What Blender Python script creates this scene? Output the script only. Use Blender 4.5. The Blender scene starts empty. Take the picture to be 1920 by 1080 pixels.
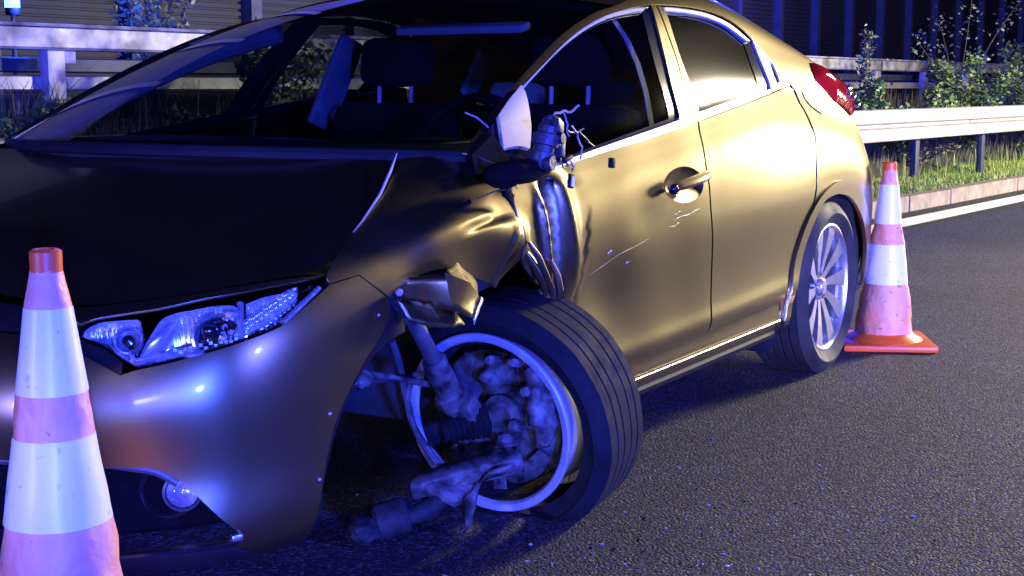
import bpy, bmesh, math, random
import numpy as np
from mathutils import Vector, Matrix, noise
from mathutils.geometry import delaunay_2d_cdt

random.seed(7)
SC = bpy.context.scene
COL = SC.collection

# ---------------------------------------------------------------- camera
cd = bpy.data.cameras.new('camera'); cam = bpy.data.objects.new('camera', cd); COL.objects.link(cam)
cd.sensor_width = 36.0; cd.lens = 49.125; cd.clip_start = 0.05; cd.clip_end = 600.0
_y, _p = math.radians(30.936), math.radians(8.164)
_f = Vector((math.cos(_y)*math.cos(_p), math.sin(_y)*math.cos(_p), -math.sin(_p)))
_r = Vector((math.sin(_y), -math.cos(_y), 0)); _u = _r.cross(_f)
cam.matrix_world = Matrix(((_r.x,_u.x,-_f.x,-2.371),(_r.y,_u.y,-_f.y,-2.492),(_r.z,_u.z,-_f.z,1.04),(0,0,0,1)))
SC.camera = cam

# ---------------------------------------------------------------- night sky
w = bpy.data.worlds.new('World'); SC.world = w; w.use_nodes = True
bg = w.node_tree.nodes['Background']; bg.inputs[0].default_value = (0.010, 0.014, 0.045, 1); bg.inputs[1].default_value = 0.10

# ---------------------------------------------------------------- floodlights and beacons of the emergency vehicles, plus added fill lamps
def lamp(name, kind, loc, power, color, size=0.1, target=None, spot=60, blend=0.5, **kw):
    d = bpy.data.lights.new(name, kind); d.energy = power; d.color = color
    if kind in ('POINT', 'SPOT'): d.shadow_soft_size = size
    if kind == 'SPOT': d.spot_size = math.radians(spot); d.spot_blend = blend
    o = bpy.data.objects.new(name, d); COL.objects.link(o); o.location = loc
    if target is not None:
        o.rotation_euler = (Vector(target)-Vector(loc)).to_track_quat('-Z', 'Y').to_euler()
    return o
WARM = (1.0, 0.86, 0.60)
lamp('work_floodlight', 'SPOT', (16.5, -4.0, 5.2), 7500, WARM, 0.60, (1.6, -0.9, 0.7), 34, 0.7)
lamp('mast_floodlight', 'SPOT', (16.5, -5.3, 6.3), 5200, WARM, 0.75, (2.2, -1.0, 0.8), 30, 0.7)
lamp('verge_fill', 'SPOT', (11.5, -7.5, 3.2), 11000, (1.0, 0.92, 0.78), 0.35, (11.5, 1.6, 0.50), 84, 0.8)  # added spot brightening rail, grass and edge line, no vehicle behind it
lamp('door_fill', 'POINT', (14.5, -4.8, 1.45), 1750, (1.0, 0.88, 0.62), 0.7)  # added point lamp that gives the doors their golden glow
lamp('patrol_beacon_light', 'POINT', (-8.2, -9.3, 1.15), 18000, (0.02, 0.05, 1.0), 0.35)
lamp('ground_blue_fill', 'POINT', (-0.5, -9.5, 2.8), 6000, (0.05, 0.07, 1.0), 0.2)  # added blue fill for the foreground asphalt and the tyres
lamp('front_cone_fill', 'SPOT', (-5.7, -6.3, 0.70), 3000, (1.0, 0.88, 0.76), 0.15, (-1.17, -0.66, 0.50), 4.0, 1.0)  # added narrow beam whitening the front cone in place of retroreflection
lamp('bumper_blue_fill', 'POINT', (-7.0, 0.6, 0.80), 2200, (0.13, 0.13, 1.0), 0.4)  # added blue fill for the left part of the bumper
lamp('front_fill', 'SPOT', (-11.0, -8.2, 0.75), 2400, (0.50, 0.50, 1.0), 0.8, (0.5, -1.1, -0.2), 11, 1.0)  # added weak fill from behind the camera for wheel and front
lamp('rear_cone_fill', 'SPOT', (-2.2, -8.5, 0.80), 2600, (1.0, 0.93, 1.0), 0.12, (3.35, -0.6, 0.42), 15, 0.8)  # added beam to whiten the rear cone and the wheel spokes
lamp('far_beacon_light', 'POINT', (4.95, 6.20, 1.72), 160, (0.02, 0.08, 1.0), 0.05)
lamp('barrier_blue_fill', 'POINT', (10.5, 6.3, 4.3), 900, (0.02, 0.03, 1.0), 0.15)  # added blue fill close to the noise barrier, no vehicle there
lamp('barrier_blue_fill', 'POINT', (19.0, 5.3, 4.3), 1300, (0.02, 0.03, 1.0), 0.15)  # same added fill further along the barrier

SC.view_settings.view_transform = 'Standard'; SC.view_settings.look = 'None'
SC.view_settings.exposure = 0.0; SC.view_settings.gamma = 1.0; SC.view_settings.use_curve_mapping = False
SC.cycles.use_denoising = True
SC.cycles.max_bounces = 8; SC.cycles.transparent_max_bounces = 24; SC.cycles.sample_clamp_indirect = 6

# ---------------------------------------------------------------- materials
MAT = {}
def mat(name, color=(0.5,0.5,0.5), rough=0.5, metal=0.0, spec=0.5, coat=0.0, coat_rough=0.05, var=0.0, scale=8.0, rvar=0.0, bump=0.0, bscale=60.0, color2=None, speck=0.0, emit=None, estr=0.0, detail=4.0):
    m = bpy.data.materials.new(name); m.use_nodes = True; nt = m.node_tree; b = nt.nodes['Principled BSDF']
    b.inputs['Base Color'].default_value = (*color, 1); b.inputs['Roughness'].default_value = rough; b.inputs['Metallic'].default_value = metal
    b.inputs['Specular IOR Level'].default_value = spec; b.inputs['Coat Weight'].default_value = coat; b.inputs['Coat Roughness'].default_value = coat_rough
    if emit: b.inputs['Emission Color'].default_value = (*emit, 1); b.inputs['Emission Strength'].default_value = estr
    tc = nt.nodes.new('ShaderNodeTexCoord')
    def nz(sc, det=detail):
        n = nt.nodes.new('ShaderNodeTexNoise'); n.inputs['Scale'].default_value = sc; n.inputs['Detail'].default_value = det
        nt.links.new(tc.outputs['Object'], n.inputs['Vector']); return n
    if var or color2:
        n = nz(scale); r = nt.nodes.new('ShaderNodeValToRGB'); nt.links.new(n.outputs['Fac'], r.inputs['Fac'])
        r.color_ramp.elements[0].position = 0.35; r.color_ramp.elements[1].position = 0.65
        c2 = color2 or tuple(min(1, c*(1+var)) for c in color); c1 = color if color2 else tuple(c*(1-var) for c in color)
        r.color_ramp.elements[0].color = (*c1, 1); r.color_ramp.elements[1].color = (*c2, 1)
        nt.links.new(r.outputs['Color'], b.inputs['Base Color'])
    if speck:
        n = nz(45, 1); n2 = nz(9, 3); gt = nt.nodes.new('ShaderNodeMapRange'); gt.inputs['From Min'].default_value = .70; gt.inputs['From Max'].default_value = .74; nt.links.new(n.outputs['Fac'], gt.inputs['Value'])
        g2 = nt.nodes.new('ShaderNodeMapRange'); g2.inputs['From Min'].default_value = .58; g2.inputs['From Max'].default_value = .80; g2.inputs['To Max'].default_value = .45; nt.links.new(n2.outputs['Fac'], g2.inputs['Value'])
        mxx = nt.nodes.new('ShaderNodeMath'); mxx.operation = 'MAXIMUM'; nt.links.new(gt.outputs[0], mxx.inputs[0]); nt.links.new(g2.outputs[0], mxx.inputs[1])
        ml = nt.nodes.new('ShaderNodeMath'); ml.operation = 'MULTIPLY'; ml.inputs[1].default_value = speck; nt.links.new(mxx.outputs[0], ml.inputs[0])
        mx = nt.nodes.new('ShaderNodeMix'); mx.data_type = 'RGBA'; nt.links.new(ml.outputs[0], mx.inputs[0]); mx.inputs[7].default_value = (.05,.045,.04,1)
        if b.inputs['Base Color'].links: nt.links.new(b.inputs['Base Color'].links[0].from_socket, mx.inputs[6])
        else: mx.inputs[6].default_value = (*color, 1)
        nt.links.new(mx.outputs[2], b.inputs['Base Color'])
    if rvar:
        n = nz(scale*1.7); mr = nt.nodes.new('ShaderNodeMapRange'); mr.inputs['To Min'].default_value = max(0, rough-rvar); mr.inputs['To Max'].default_value = min(1, rough+rvar)
        mr.inputs['From Min'].default_value = 0.3; mr.inputs['From Max'].default_value = 0.7
        nt.links.new(n.outputs['Fac'], mr.inputs['Value']); nt.links.new(mr.outputs['Result'], b.inputs['Roughness'])
    if bump:
        n = nz(bscale, 6); bp = nt.nodes.new('ShaderNodeBump'); bp.inputs['Strength'].default_value = bump; bp.inputs['Distance'].default_value = 0.01
        nt.links.new(n.outputs['Fac'], bp.inputs['Height']); nt.links.new(bp.outputs['Normal'], b.inputs['Normal'])
    MAT[name] = m; return m
def glass(name, tint=(0.5,0.5,0.5), rough=0.05, ior=1.5):
    m = bpy.data.materials.new(name); m.use_nodes = True; nt = m.node_tree
    for n in list(nt.nodes): nt.nodes.remove(n)
    o = nt.nodes.new('ShaderNodeOutputMaterial'); mx = nt.nodes.new('ShaderNodeMixShader')
    t = nt.nodes.new('ShaderNodeBsdfTransparent'); t.inputs[0].default_value = (*tint, 1)
    g = nt.nodes.new('ShaderNodeBsdfGlossy'); g.inputs['Roughness'].default_value = rough; g.inputs[0].default_value = (1,1,1,1)
    lw = nt.nodes.new('ShaderNodeLayerWeight'); lw.inputs['Blend'].default_value = 0.5; f0 = ((ior-1)/(ior+1))**2
    pw = nt.nodes.new('ShaderNodeMath'); pw.operation = 'POWER'; pw.inputs[1].default_value = 5.0; nt.links.new(lw.outputs['Facing'], pw.inputs[0])
    fr = nt.nodes.new('ShaderNodeMath'); fr.operation = 'MULTIPLY_ADD'; fr.inputs[1].default_value = 1-f0; fr.inputs[2].default_value = f0; nt.links.new(pw.outputs[0], fr.inputs[0])
    nt.links.new(fr.outputs[0], mx.inputs[0]); nt.links.new(t.outputs[0], mx.inputs[1]); nt.links.new(g.outputs[0], mx.inputs[2]); nt.links.new(mx.outputs[0], o.inputs[0])
    MAT[name] = m; return m
mat('paint', (0.265,0.205,0.088), 0.30, 1.0, coat=0.4, coat_rough=0.15)
def paint_wear():
    # road film that thickens towards the sills, plus faint wipe marks
    m = MAT['paint']; nt = m.node_tree; b = nt.nodes['Principled BSDF']; L = nt.links
    def N(t, **k):
        n = nt.nodes.new(t)
        for a_, v in k.items(): n.inputs[a_].default_value = v
        return n
    def M(op, a_, b_=0.0, clamp=False):
        n = nt.nodes.new('ShaderNodeMath'); n.operation = op; n.use_clamp = clamp
        for i, q in enumerate((a_, b_)):
            if isinstance(q, (int, float)): n.inputs[i].default_value = q
            else: L.new(q, n.inputs[i])
        return n.outputs[0]
    tc = N('ShaderNodeTexCoord'); sx = N('ShaderNodeSeparateXYZ'); L.new(tc.outputs['Object'], sx.inputs[0])
    n1 = N('ShaderNodeTexNoise', Scale=5.0, Detail=7.0, Roughness=.65); L.new(tc.outputs['Object'], n1.inputs['Vector'])
    mp = N('ShaderNodeMapping'); mp.inputs['Scale'].default_value = (3, 3, 24); mp.inputs['Rotation'].default_value = (0, .35, 0); L.new(tc.outputs['Object'], mp.inputs[0])
    n2 = N('ShaderNodeTexNoise', Scale=4.0, Detail=5.0); L.new(mp.outputs[0], n2.inputs['Vector'])
    n3 = N('ShaderNodeTexNoise', Scale=170.0, Detail=2.0); L.new(tc.outputs['Object'], n3.inputs['Vector'])
    low = M('MULTIPLY', M('SUBTRACT', .75, sx.outputs['Z']), .30)
    d = M('ADD', M('MULTIPLY', M('SUBTRACT', n1.outputs['Fac'], .5), .10), M('MULTIPLY', low, .22))
    d = M('MAXIMUM', M('MINIMUM', M('ADD', d, .03), .14), .005)
    mx = N('ShaderNodeMix'); mx.data_type = 'RGBA'; L.new(d, mx.inputs[0]); mx.inputs[6].default_value = (0.265,0.205,0.088,1); mx.inputs[7].default_value = (.08,.075,.068,1); L.new(mx.outputs[2], b.inputs['Base Color'])
    L.new(M('SUBTRACT', 1.0, M('MULTIPLY', d, .7)), b.inputs['Metallic'])
    L.new(M('ADD', .33, M('MULTIPLY', d, .35)), b.inputs['Roughness'])
    L.new(M('ADD', .05, M('MULTIPLY', d, .5)), b.inputs['Coat Roughness'])
paint_wear()
mat('scratch', (.50,.45,.36), .5, .5)
mat('black_plastic', (0.010,0.010,0.011), 0.6, spec=0.3, var=0.3, bump=0.05, bscale=300)
mat('gloss_black', (0.012,0.012,0.014), 0.15)
mat('void_black', (0.004,0.004,0.004), 0.9, spec=0.1)
mat('rubber', (0.011,0.011,0.012), 0.80, spec=0.3, var=0.4, scale=14, bump=0.10, bscale=160, rvar=0.1)
mat('dusty_rubber', (0.022,0.021,0.021), 0.72, var=0.45, scale=9, bump=0.12, bscale=120, rvar=0.1)
mat('chrome', (0.75,0.75,0.77), 0.10, 1.0)
mat('lamp_chrome', (0.80,0.81,0.84), 0.24, 0.75, rvar=.1, scale=30)
mat('bright_trim', (0.86,0.84,0.80), 0.38, 0.55, rvar=0.05)
mat('sill_chrome', (0.6,0.58,0.54), 0.3, 1.0)
mat('bright_plastic', (0.85,0.86,0.88), 0.4)
mat('alloy', (0.62,0.63,0.66), 0.33, 0.85, var=0.06, rvar=0.08)
mat('rim_face', (0.62,0.63,0.66), 0.42, 0.35, var=.1, scale=20, speck=.4)
mat('motor_plastic', (.04,.04,.045), .4, bump=.2, bscale=80)
mat('alloy_dark', (0.20,0.21,0.24), 0.40, 0.8)
mat('bare_metal', (0.55,0.55,0.56), 0.38, 0.9, var=0.25, scale=18, rvar=0.12, bump=0.1, bscale=60)
mat('grimy_metal', (0.03,0.027,0.024), 0.6, 0.3, color2=(0.22,0.205,0.185), scale=26, bump=0.35, bscale=45, rvar=0.15)
mat('grimy_dark', (0.012,0.012,0.012), 0.7, 0.1, color2=(0.04,0.038,0.036), scale=20, bump=0.4, bscale=60)
mat('undercoat', (0.035,0.035,0.037), 0.8, var=0.4, bump=0.3, bscale=40)
mat('seat_cloth', (0.010,0.010,0.011), 0.9, var=0.25, bump=0.2, bscale=400)
mat('pale_trim', (0.40,0.40,0.42), 0.7, var=0.1)
mat('webbing', (0.45,0.45,0.47), 0.7, bump=0.1, bscale=500)
mat('red_lens', (0.55,0.012,0.012), 0.08, coat=1.0)
mat('clear_reflector', (0.8,0.75,0.75), 0.12, 0.9)
mat('cable', (0.30,0.29,0.28), 0.5)
mat('cable_dark', (0.03,0.03,0.035), 0.5)
glass('screen_glass', (0.38,0.41,0.46), 0.03)
glass('side_glass', (0.52,0.56,0.53), 0.05)
glass('rear_glass', (0.66,0.70,0.64), 0.11, 3.0)
mat('plate', (0.90,0.78,0.50), 0.5, 0.35)
glass('lamp_glass', (0.93,0.94,0.96), 0.02)

# ---------------------------------------------------------------- mesh helpers
def link(name, me, m=None, parent=None, loc=None):
    o = bpy.data.objects.new(name, me); COL.objects.link(o)
    if m is not None and me is not None: me.materials.append(MAT[m] if isinstance(m, str) else m)
    if parent is not None: o.parent = parent
    if loc is not None: o.location = loc
    return o
def mesh(name, V, F, m, parent=None, smooth=True, loc=None, normals=None, sharp=None):
    me = bpy.data.meshes.new(name); me.from_pydata([tuple(map(float, v)) for v in V], [], [tuple(map(int, f)) for f in F]); me.validate(); me.update()
    if smooth: me.polygons.foreach_set('use_smooth', [True]*len(me.polygons))
    if sharp: me.set_sharp_from_angle(angle=math.radians(sharp))
    if normals is not None: me.normals_split_custom_set_from_vertices([tuple(n) for n in normals])
    return link(name, me, m, parent, loc)
def thing(name, label, cat, loc=(0,0,0), rz=0.0, group=None):
    o = bpy.data.objects.new(name, None); COL.objects.link(o); o.location = loc; o.rotation_euler = (0,0,rz); o.empty_display_size = 0.1
    o['label'] = label; o['category'] = cat
    if group: o['group'] = group
    return o
def tag(o, label=None, cat=None, group=None, kind=None):
    for k, v in (('label',label),('category',cat),('group',group),('kind',kind)):
        if v: o[k] = v
    return o
class MB:
    """collects shapes for ONE mesh"""
    def __init__(s): s.V = []; s.F = []
    def add(s, V, F):
        o = len(s.V); s.V += [tuple(map(float, v)) for v in V]; s.F += [tuple(int(i)+o for i in f) for f in F]; return s
    def box(s, c, d, R=None, bev=0.0):
        bm = bmesh.new(); bmesh.ops.create_cube(bm, size=1.0)
        for v in bm.verts: v.co = Vector((v.co.x*d[0], v.co.y*d[1], v.co.z*d[2]))
        if bev: bmesh.ops.bevel(bm, geom=bm.edges[:], offset=bev, segments=2, affect='EDGES', profile=0.5)
        M = R or Matrix.Identity(3); bm.verts.index_update()
        s.add([M @ v.co + Vector(c) for v in bm.verts], [[v.index for v in f.verts] for f in bm.faces]); bm.free(); return s
    def tube(s, pts, r, n=8, caps=True):
        pts = [Vector(p) for p in pts]; V = []; F = []; up = None
        rs = r if isinstance(r, (list, tuple)) else [r]*len(pts)
        for i, p in enumerate(pts):
            d = (pts[min(i+1, len(pts)-1)]-pts[max(i-1, 0)]).normalized()
            if up is None: up = d.orthogonal().normalized()
            a = (up-d*up.dot(d)).normalized(); up = a; b = d.cross(a)
            for k in range(n):
                t = 2*math.pi*k/n; V.append(p+(a*math.cos(t)+b*math.sin(t))*rs[i])
        for i in range(len(pts)-1):
            for k in range(n): F.append((i*n+k, i*n+(k+1)%n, (i+1)*n+(k+1)%n, (i+1)*n+k))
        if caps: F += [tuple(range(n))[::-1], tuple(range((len(pts)-1)*n, len(pts)*n))]
        return s.add(V, F)
    def lathe(s, prof, n=48, c=(0,0,0), axis=(0,0,1), closed=False, caps=False):
        """prof: (radius, height along axis)"""
        ax = Vector(axis).normalized(); a = ax.orthogonal().normalized() if abs(ax.z) < 0.9 else Vector((1,0,0))
        a = (a-ax*a.dot(ax)).normalized(); b = ax.cross(a); V = []; F = []; c = Vector(c); m = len(prof)
        for k in range(n):
            t = 2*math.pi*k/n; e = a*math.cos(t)+b*math.sin(t)
            for r, h in prof: V.append(c+e*r+ax*h)
        for k in range(n):
            for i in range(m if closed else m-1):
                j = (i+1) % m; F.append((k*m+i, ((k+1)%n)*m+i, ((k+1)%n)*m+j, k*m+j))
        if caps: F += [tuple(k*m for k in range(n))[::-1], tuple(k*m+m-1 for k in range(n))]
        return s.add(V, F)
    def blob(s, c, d, R=None, amp=0.15, fr=3.0, sub=3, seed=0.0, cubic=0.0):
        bm = bmesh.new(); bmesh.ops.create_icosphere(bm, subdivisions=sub, radius=1.0); V = []
        M = R or Matrix.Identity(3)
        for v in bm.verts:
            p = v.co.copy()
            if cubic: q = max(abs(p.x), abs(p.y), abs(p.z)); p = p.lerp(p/q, cubic)
            k = 1+amp*noise.noise(p*fr+Vector((seed, seed*1.7, -seed)))+amp*0.5*noise.noise(p*fr*2.3+Vector((seed*3, 1, seed)))
            V.append(M @ Vector((p.x*k*d[0], p.y*k*d[1], p.z*k*d[2]))+Vector(c))
        bm.verts.index_update(); s.add(V, [[v.index for v in f.verts] for f in bm.faces]); bm.free(); return s
    def build(s, name, m, parent=None, smooth=True, loc=None, sharp=35): return mesh(name, s.V, s.F, m, parent, smooth, loc, sharp=sharp)
def rotz(a): return Matrix.Rotation(a, 3, 'Z')
def rot(axis, deg): return Matrix.Rotation(math.radians(deg), 3, axis)
# ---------------------------------------------------------------- body surfaces (car frame: x rearwards from the front axle, left side is -y)
def _bas(f):
    return np.stack([(1-f)**3, 3*f**3-6*f**2+4, -3*f**3+3*f**2+3*f+1, f**3], -1)/6.0
class Surf:
    """uniform cubic B-spline sheet over a control net [stations, rows, 3]"""
    def __init__(self, net):
        n = np.asarray(net, float)
        n = np.concatenate([2*n[:1]-n[1:2], n, 2*n[-1:]-n[-2:-1]], 0)
        n = np.concatenate([2*n[:,:1]-n[:,1:2], n, 2*n[:,-1:]-n[:,-2:-1]], 1)
        self.n = n; self.ns = n.shape[0]-2; self.nt = n.shape[1]-2
    def __call__(self, s, t):
        s = np.atleast_1d(np.asarray(s, float)); t = np.atleast_1d(np.asarray(t, float))
        i = np.clip(np.floor(s).astype(int), 0, self.ns-2); j = np.clip(np.floor(t).astype(int), 0, self.nt-2)
        bs = _bas(s-i); bt = _bas(t-j)
        out = np.zeros(s.shape+(3,))
        for a in range(4):
            for b in range(4):
                out += (bs[...,a]*bt[...,b])[...,None]*self.n[i+a, j+b]
        return out
    def normal(self, s, t, e=2e-3):
        du = self(np.asarray(s)+e, t)-self(np.asarray(s)-e, t); dv = self(s, np.asarray(t)+e)-self(s, np.asarray(t)-e)
        n = np.cross(du, dv); return n/np.maximum(np.linalg.norm(n, axis=-1, keepdims=True), 1e-12)
OUTLINE = np.array([(-.80,0),(-.795,.2),(-.785,.40),(-.735,.560),(-.665,.645),(-.595,.725),(-.520,.800),(-.385,.848),(-.2,.866),(0,.872),
 (.25,.876),(.5,.879),(.9,.88),(1.4,.88),(1.9,.878),(2.2,.876),(2.6,.870),(2.9,.874),(3.12,.868),(3.29,.825),(3.40,.71),(3.45,.47),(3.47,.2),(3.47,0)])
def _onorm():
    d = np.gradient(OUTLINE, axis=0); d /= np.linalg.norm(d, axis=1, keepdims=True)
    return np.stack([-d[:,1], d[:,0]], 1)      # outward, (x, w)
ONORM = _onorm()
def _net(keys, ns):
    ks = sorted(keys); tab = np.array([keys[k] for k in ks], float)
    net = np.zeros((ns, tab.shape[1], 3))
    for s in range(ns):
        for r in range(tab.shape[1]):
            z = np.interp(s, ks, tab[:,r,0]); q = np.interp(s, ks, tab[:,r,1])
            p = OUTLINE[s]-ONORM[s]*q
            net[s,r] = (p[0], -p[1], z)
    return net
# front half: bumper, fender (rows from the bottom lip to the bonnet gap)
K1 = {
 0:[(.15,.06),(.18,.015),(.24,0),(.33,.030),(.40,.012),(.455,.0),(.52,.014),(.58,.05),(.625,.10),(.655,.17),(.675,.25),(.69,.33)],
 4:[(.15,.06),(.18,.015),(.24,0),(.33,.030),(.40,.012),(.46,.0),(.525,.014),(.58,.040),(.62,.078),(.652,.13),(.675,.20),(.69,.28)],
 6:[(.16,.06),(.19,.02),(.25,.006),(.33,.016),(.41,.006),(.48,.0),(.545,.008),(.595,.024),(.63,.052),(.665,.09),(.69,.15),(.705,.23)],
 8:[(.16,.06),(.20,.02),(.26,.0),(.34,0),(.42,0),(.50,0),(.57,.002),(.63,.012),(.68,.034),(.72,.07),(.745,.12),(.76,.18)],
 9:[(.16,.06),(.20,.02),(.26,.0),(.34,0),(.43,0),(.52,0),(.60,.0),(.67,.008),(.73,.03),(.78,.07),(.81,.12),(.835,.19)],
 10:[(.16,.06),(.20,.02),(.26,.0),(.34,0),(.44,0),(.54,0),(.63,.0),(.71,.006),(.78,.024),(.83,.06),(.875,.115),(.91,.19)],
 12:[(.16,.06),(.20,.02),(.26,.0),(.34,0),(.44,0),(.55,0),(.65,.0),(.74,.006),(.82,.024),(.87,.06),(.92,.115),(.96,.19)],
}
S1 = Surf(_net(K1, 13))
# main side: doors, windows, quarter, tail
K2 = {
 9:[(.15,.10),(.20,.04),(.257,.012),(.29,.024),(.33,-.002),(.37,.013),(.48,.014),(.58,.0),(.66,.002),(.74,.012),(.79,.03),(.82,.045),(.845,.075),(.86,.10),(.87,.125),(.885,.17)],
 10:[(.15,.10),(.20,.04),(.257,.012),(.29,.024),(.33,-.002),(.37,.013),(.48,.014),(.58,.0),(.66,.002),(.75,.010),(.80,.026),(.835,.038),(.85,.070),(.865,.095),(.88,.115),(.90,.16)],
 11:[(.15,0.1),(.20,0.04),(.257,0.012),(.29,.024),(.33,-.002),(.37,.013),(.48,.014),(.585,0),(.66,0.002),(0.75,0.01),(0.82,0.035),(.865,0.036),(.905,0.06954),(.955,0.09964),(1.0,0.1254),(1.03,0.1684)],
 12:[(.15,0.1),(.20,0.04),(.257,0.012),(.29,.024),(.333,-.002),(.375,.013),(.485,.014),(.595,0),(.67,0.002),(0.797,0.008),(0.867,0.033),(.912,0.034),(1.0,0.08216),(1.10,0.1381),(1.185,0.1897),(1.225,0.2542)],
 13:[(.15,0.1),(.20,0.04),(.257,0.012),(.295,.024),(.34,-.002),(.38,.013),(.49,.014),(.61,0),(.69,0.002),(0.85,0.008),(0.92,0.033),(.965,0.034),(1.07,0.09076),(1.19,0.1596),(1.295,0.2241),(1.350,0.2972)],
 14:[(.15,0.1),(.20,0.04),(.257,0.012),(.30,.024),(.35,-.002),(.39,.013),(.50,.014),(.62,0),(.71,0.002),(0.905,0.016),(0.975,0.041),(1.02,0.042),(1.11,0.09618),(1.21,0.165),(1.32,0.2338),(1.375,0.3155)],
 15:[(.15,0.1),(.20,0.04),(.257,0.012),(.30,.024),(.355,-.002),(.40,.013),(.51,.014),(.63,0),(.73,0.002),(0.935,0.03),(1.005,0.055),(1.05,0.056),(1.12,0.1067),(1.195,0.1669),(1.30,0.2357),(1.355,0.326)],
 16:[(.16,0.1),(.20,0.05),(.257,0.02),(.30,0.012),(.36,0.004),(.42,0.002),(.52,0),(.63,0),(.74,-0.004),(.86,0.006),(.96,0.036),(1.04,0.068),(1.10,0.1084),(1.155,0.16),(1.225,0.2202),(1.28,0.3191)],
 17:[(.18,0.1),(.21,0.05),(.26,0.02),(.31,0.01),(.37,0.004),(.43,0),(.53,0),(.63,0),(.73,-0.006),(.84,0.004),(.94,0.045),(1.02,0.088),(1.07,0.1198),(1.11,0.1542),(1.155,0.1972),(1.195,0.2875)],
 18:[(.20,.10),(.23,.05),(.28,.02),(.33,.01),(.39,.004),(.45,.0),(.54,.0),(.63,.0),(.72,.004),(.82,.030),(.91,.070),(.99,.11),(1.04,.145),(1.075,.17),(1.11,.20),(1.14,.28)],
 20:[(.22,.08),(.25,.04),(.30,.015),(.35,.01),(.41,.0),(.47,-.0),(.55,-.01),(.63,-.01),(.71,.02),(.80,.08),(.89,.14),(.97,.17),(1.02,.18),(1.05,.19),(1.085,.21),(1.11,.26)],
 23:[(.22,.08),(.25,.04),(.30,.015),(.35,.01),(.41,.0),(.47,-.0),(.55,-.01),(.63,-.01),(.71,.02),(.80,.08),(.89,.12),(.97,.14),(1.02,.15),(1.05,.17),(1.075,.20),(1.09,.26)],
}
_n2 = _net(K2, 24)[9:]
S2 = Surf(_n2)      # s2 = station - 9
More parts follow.
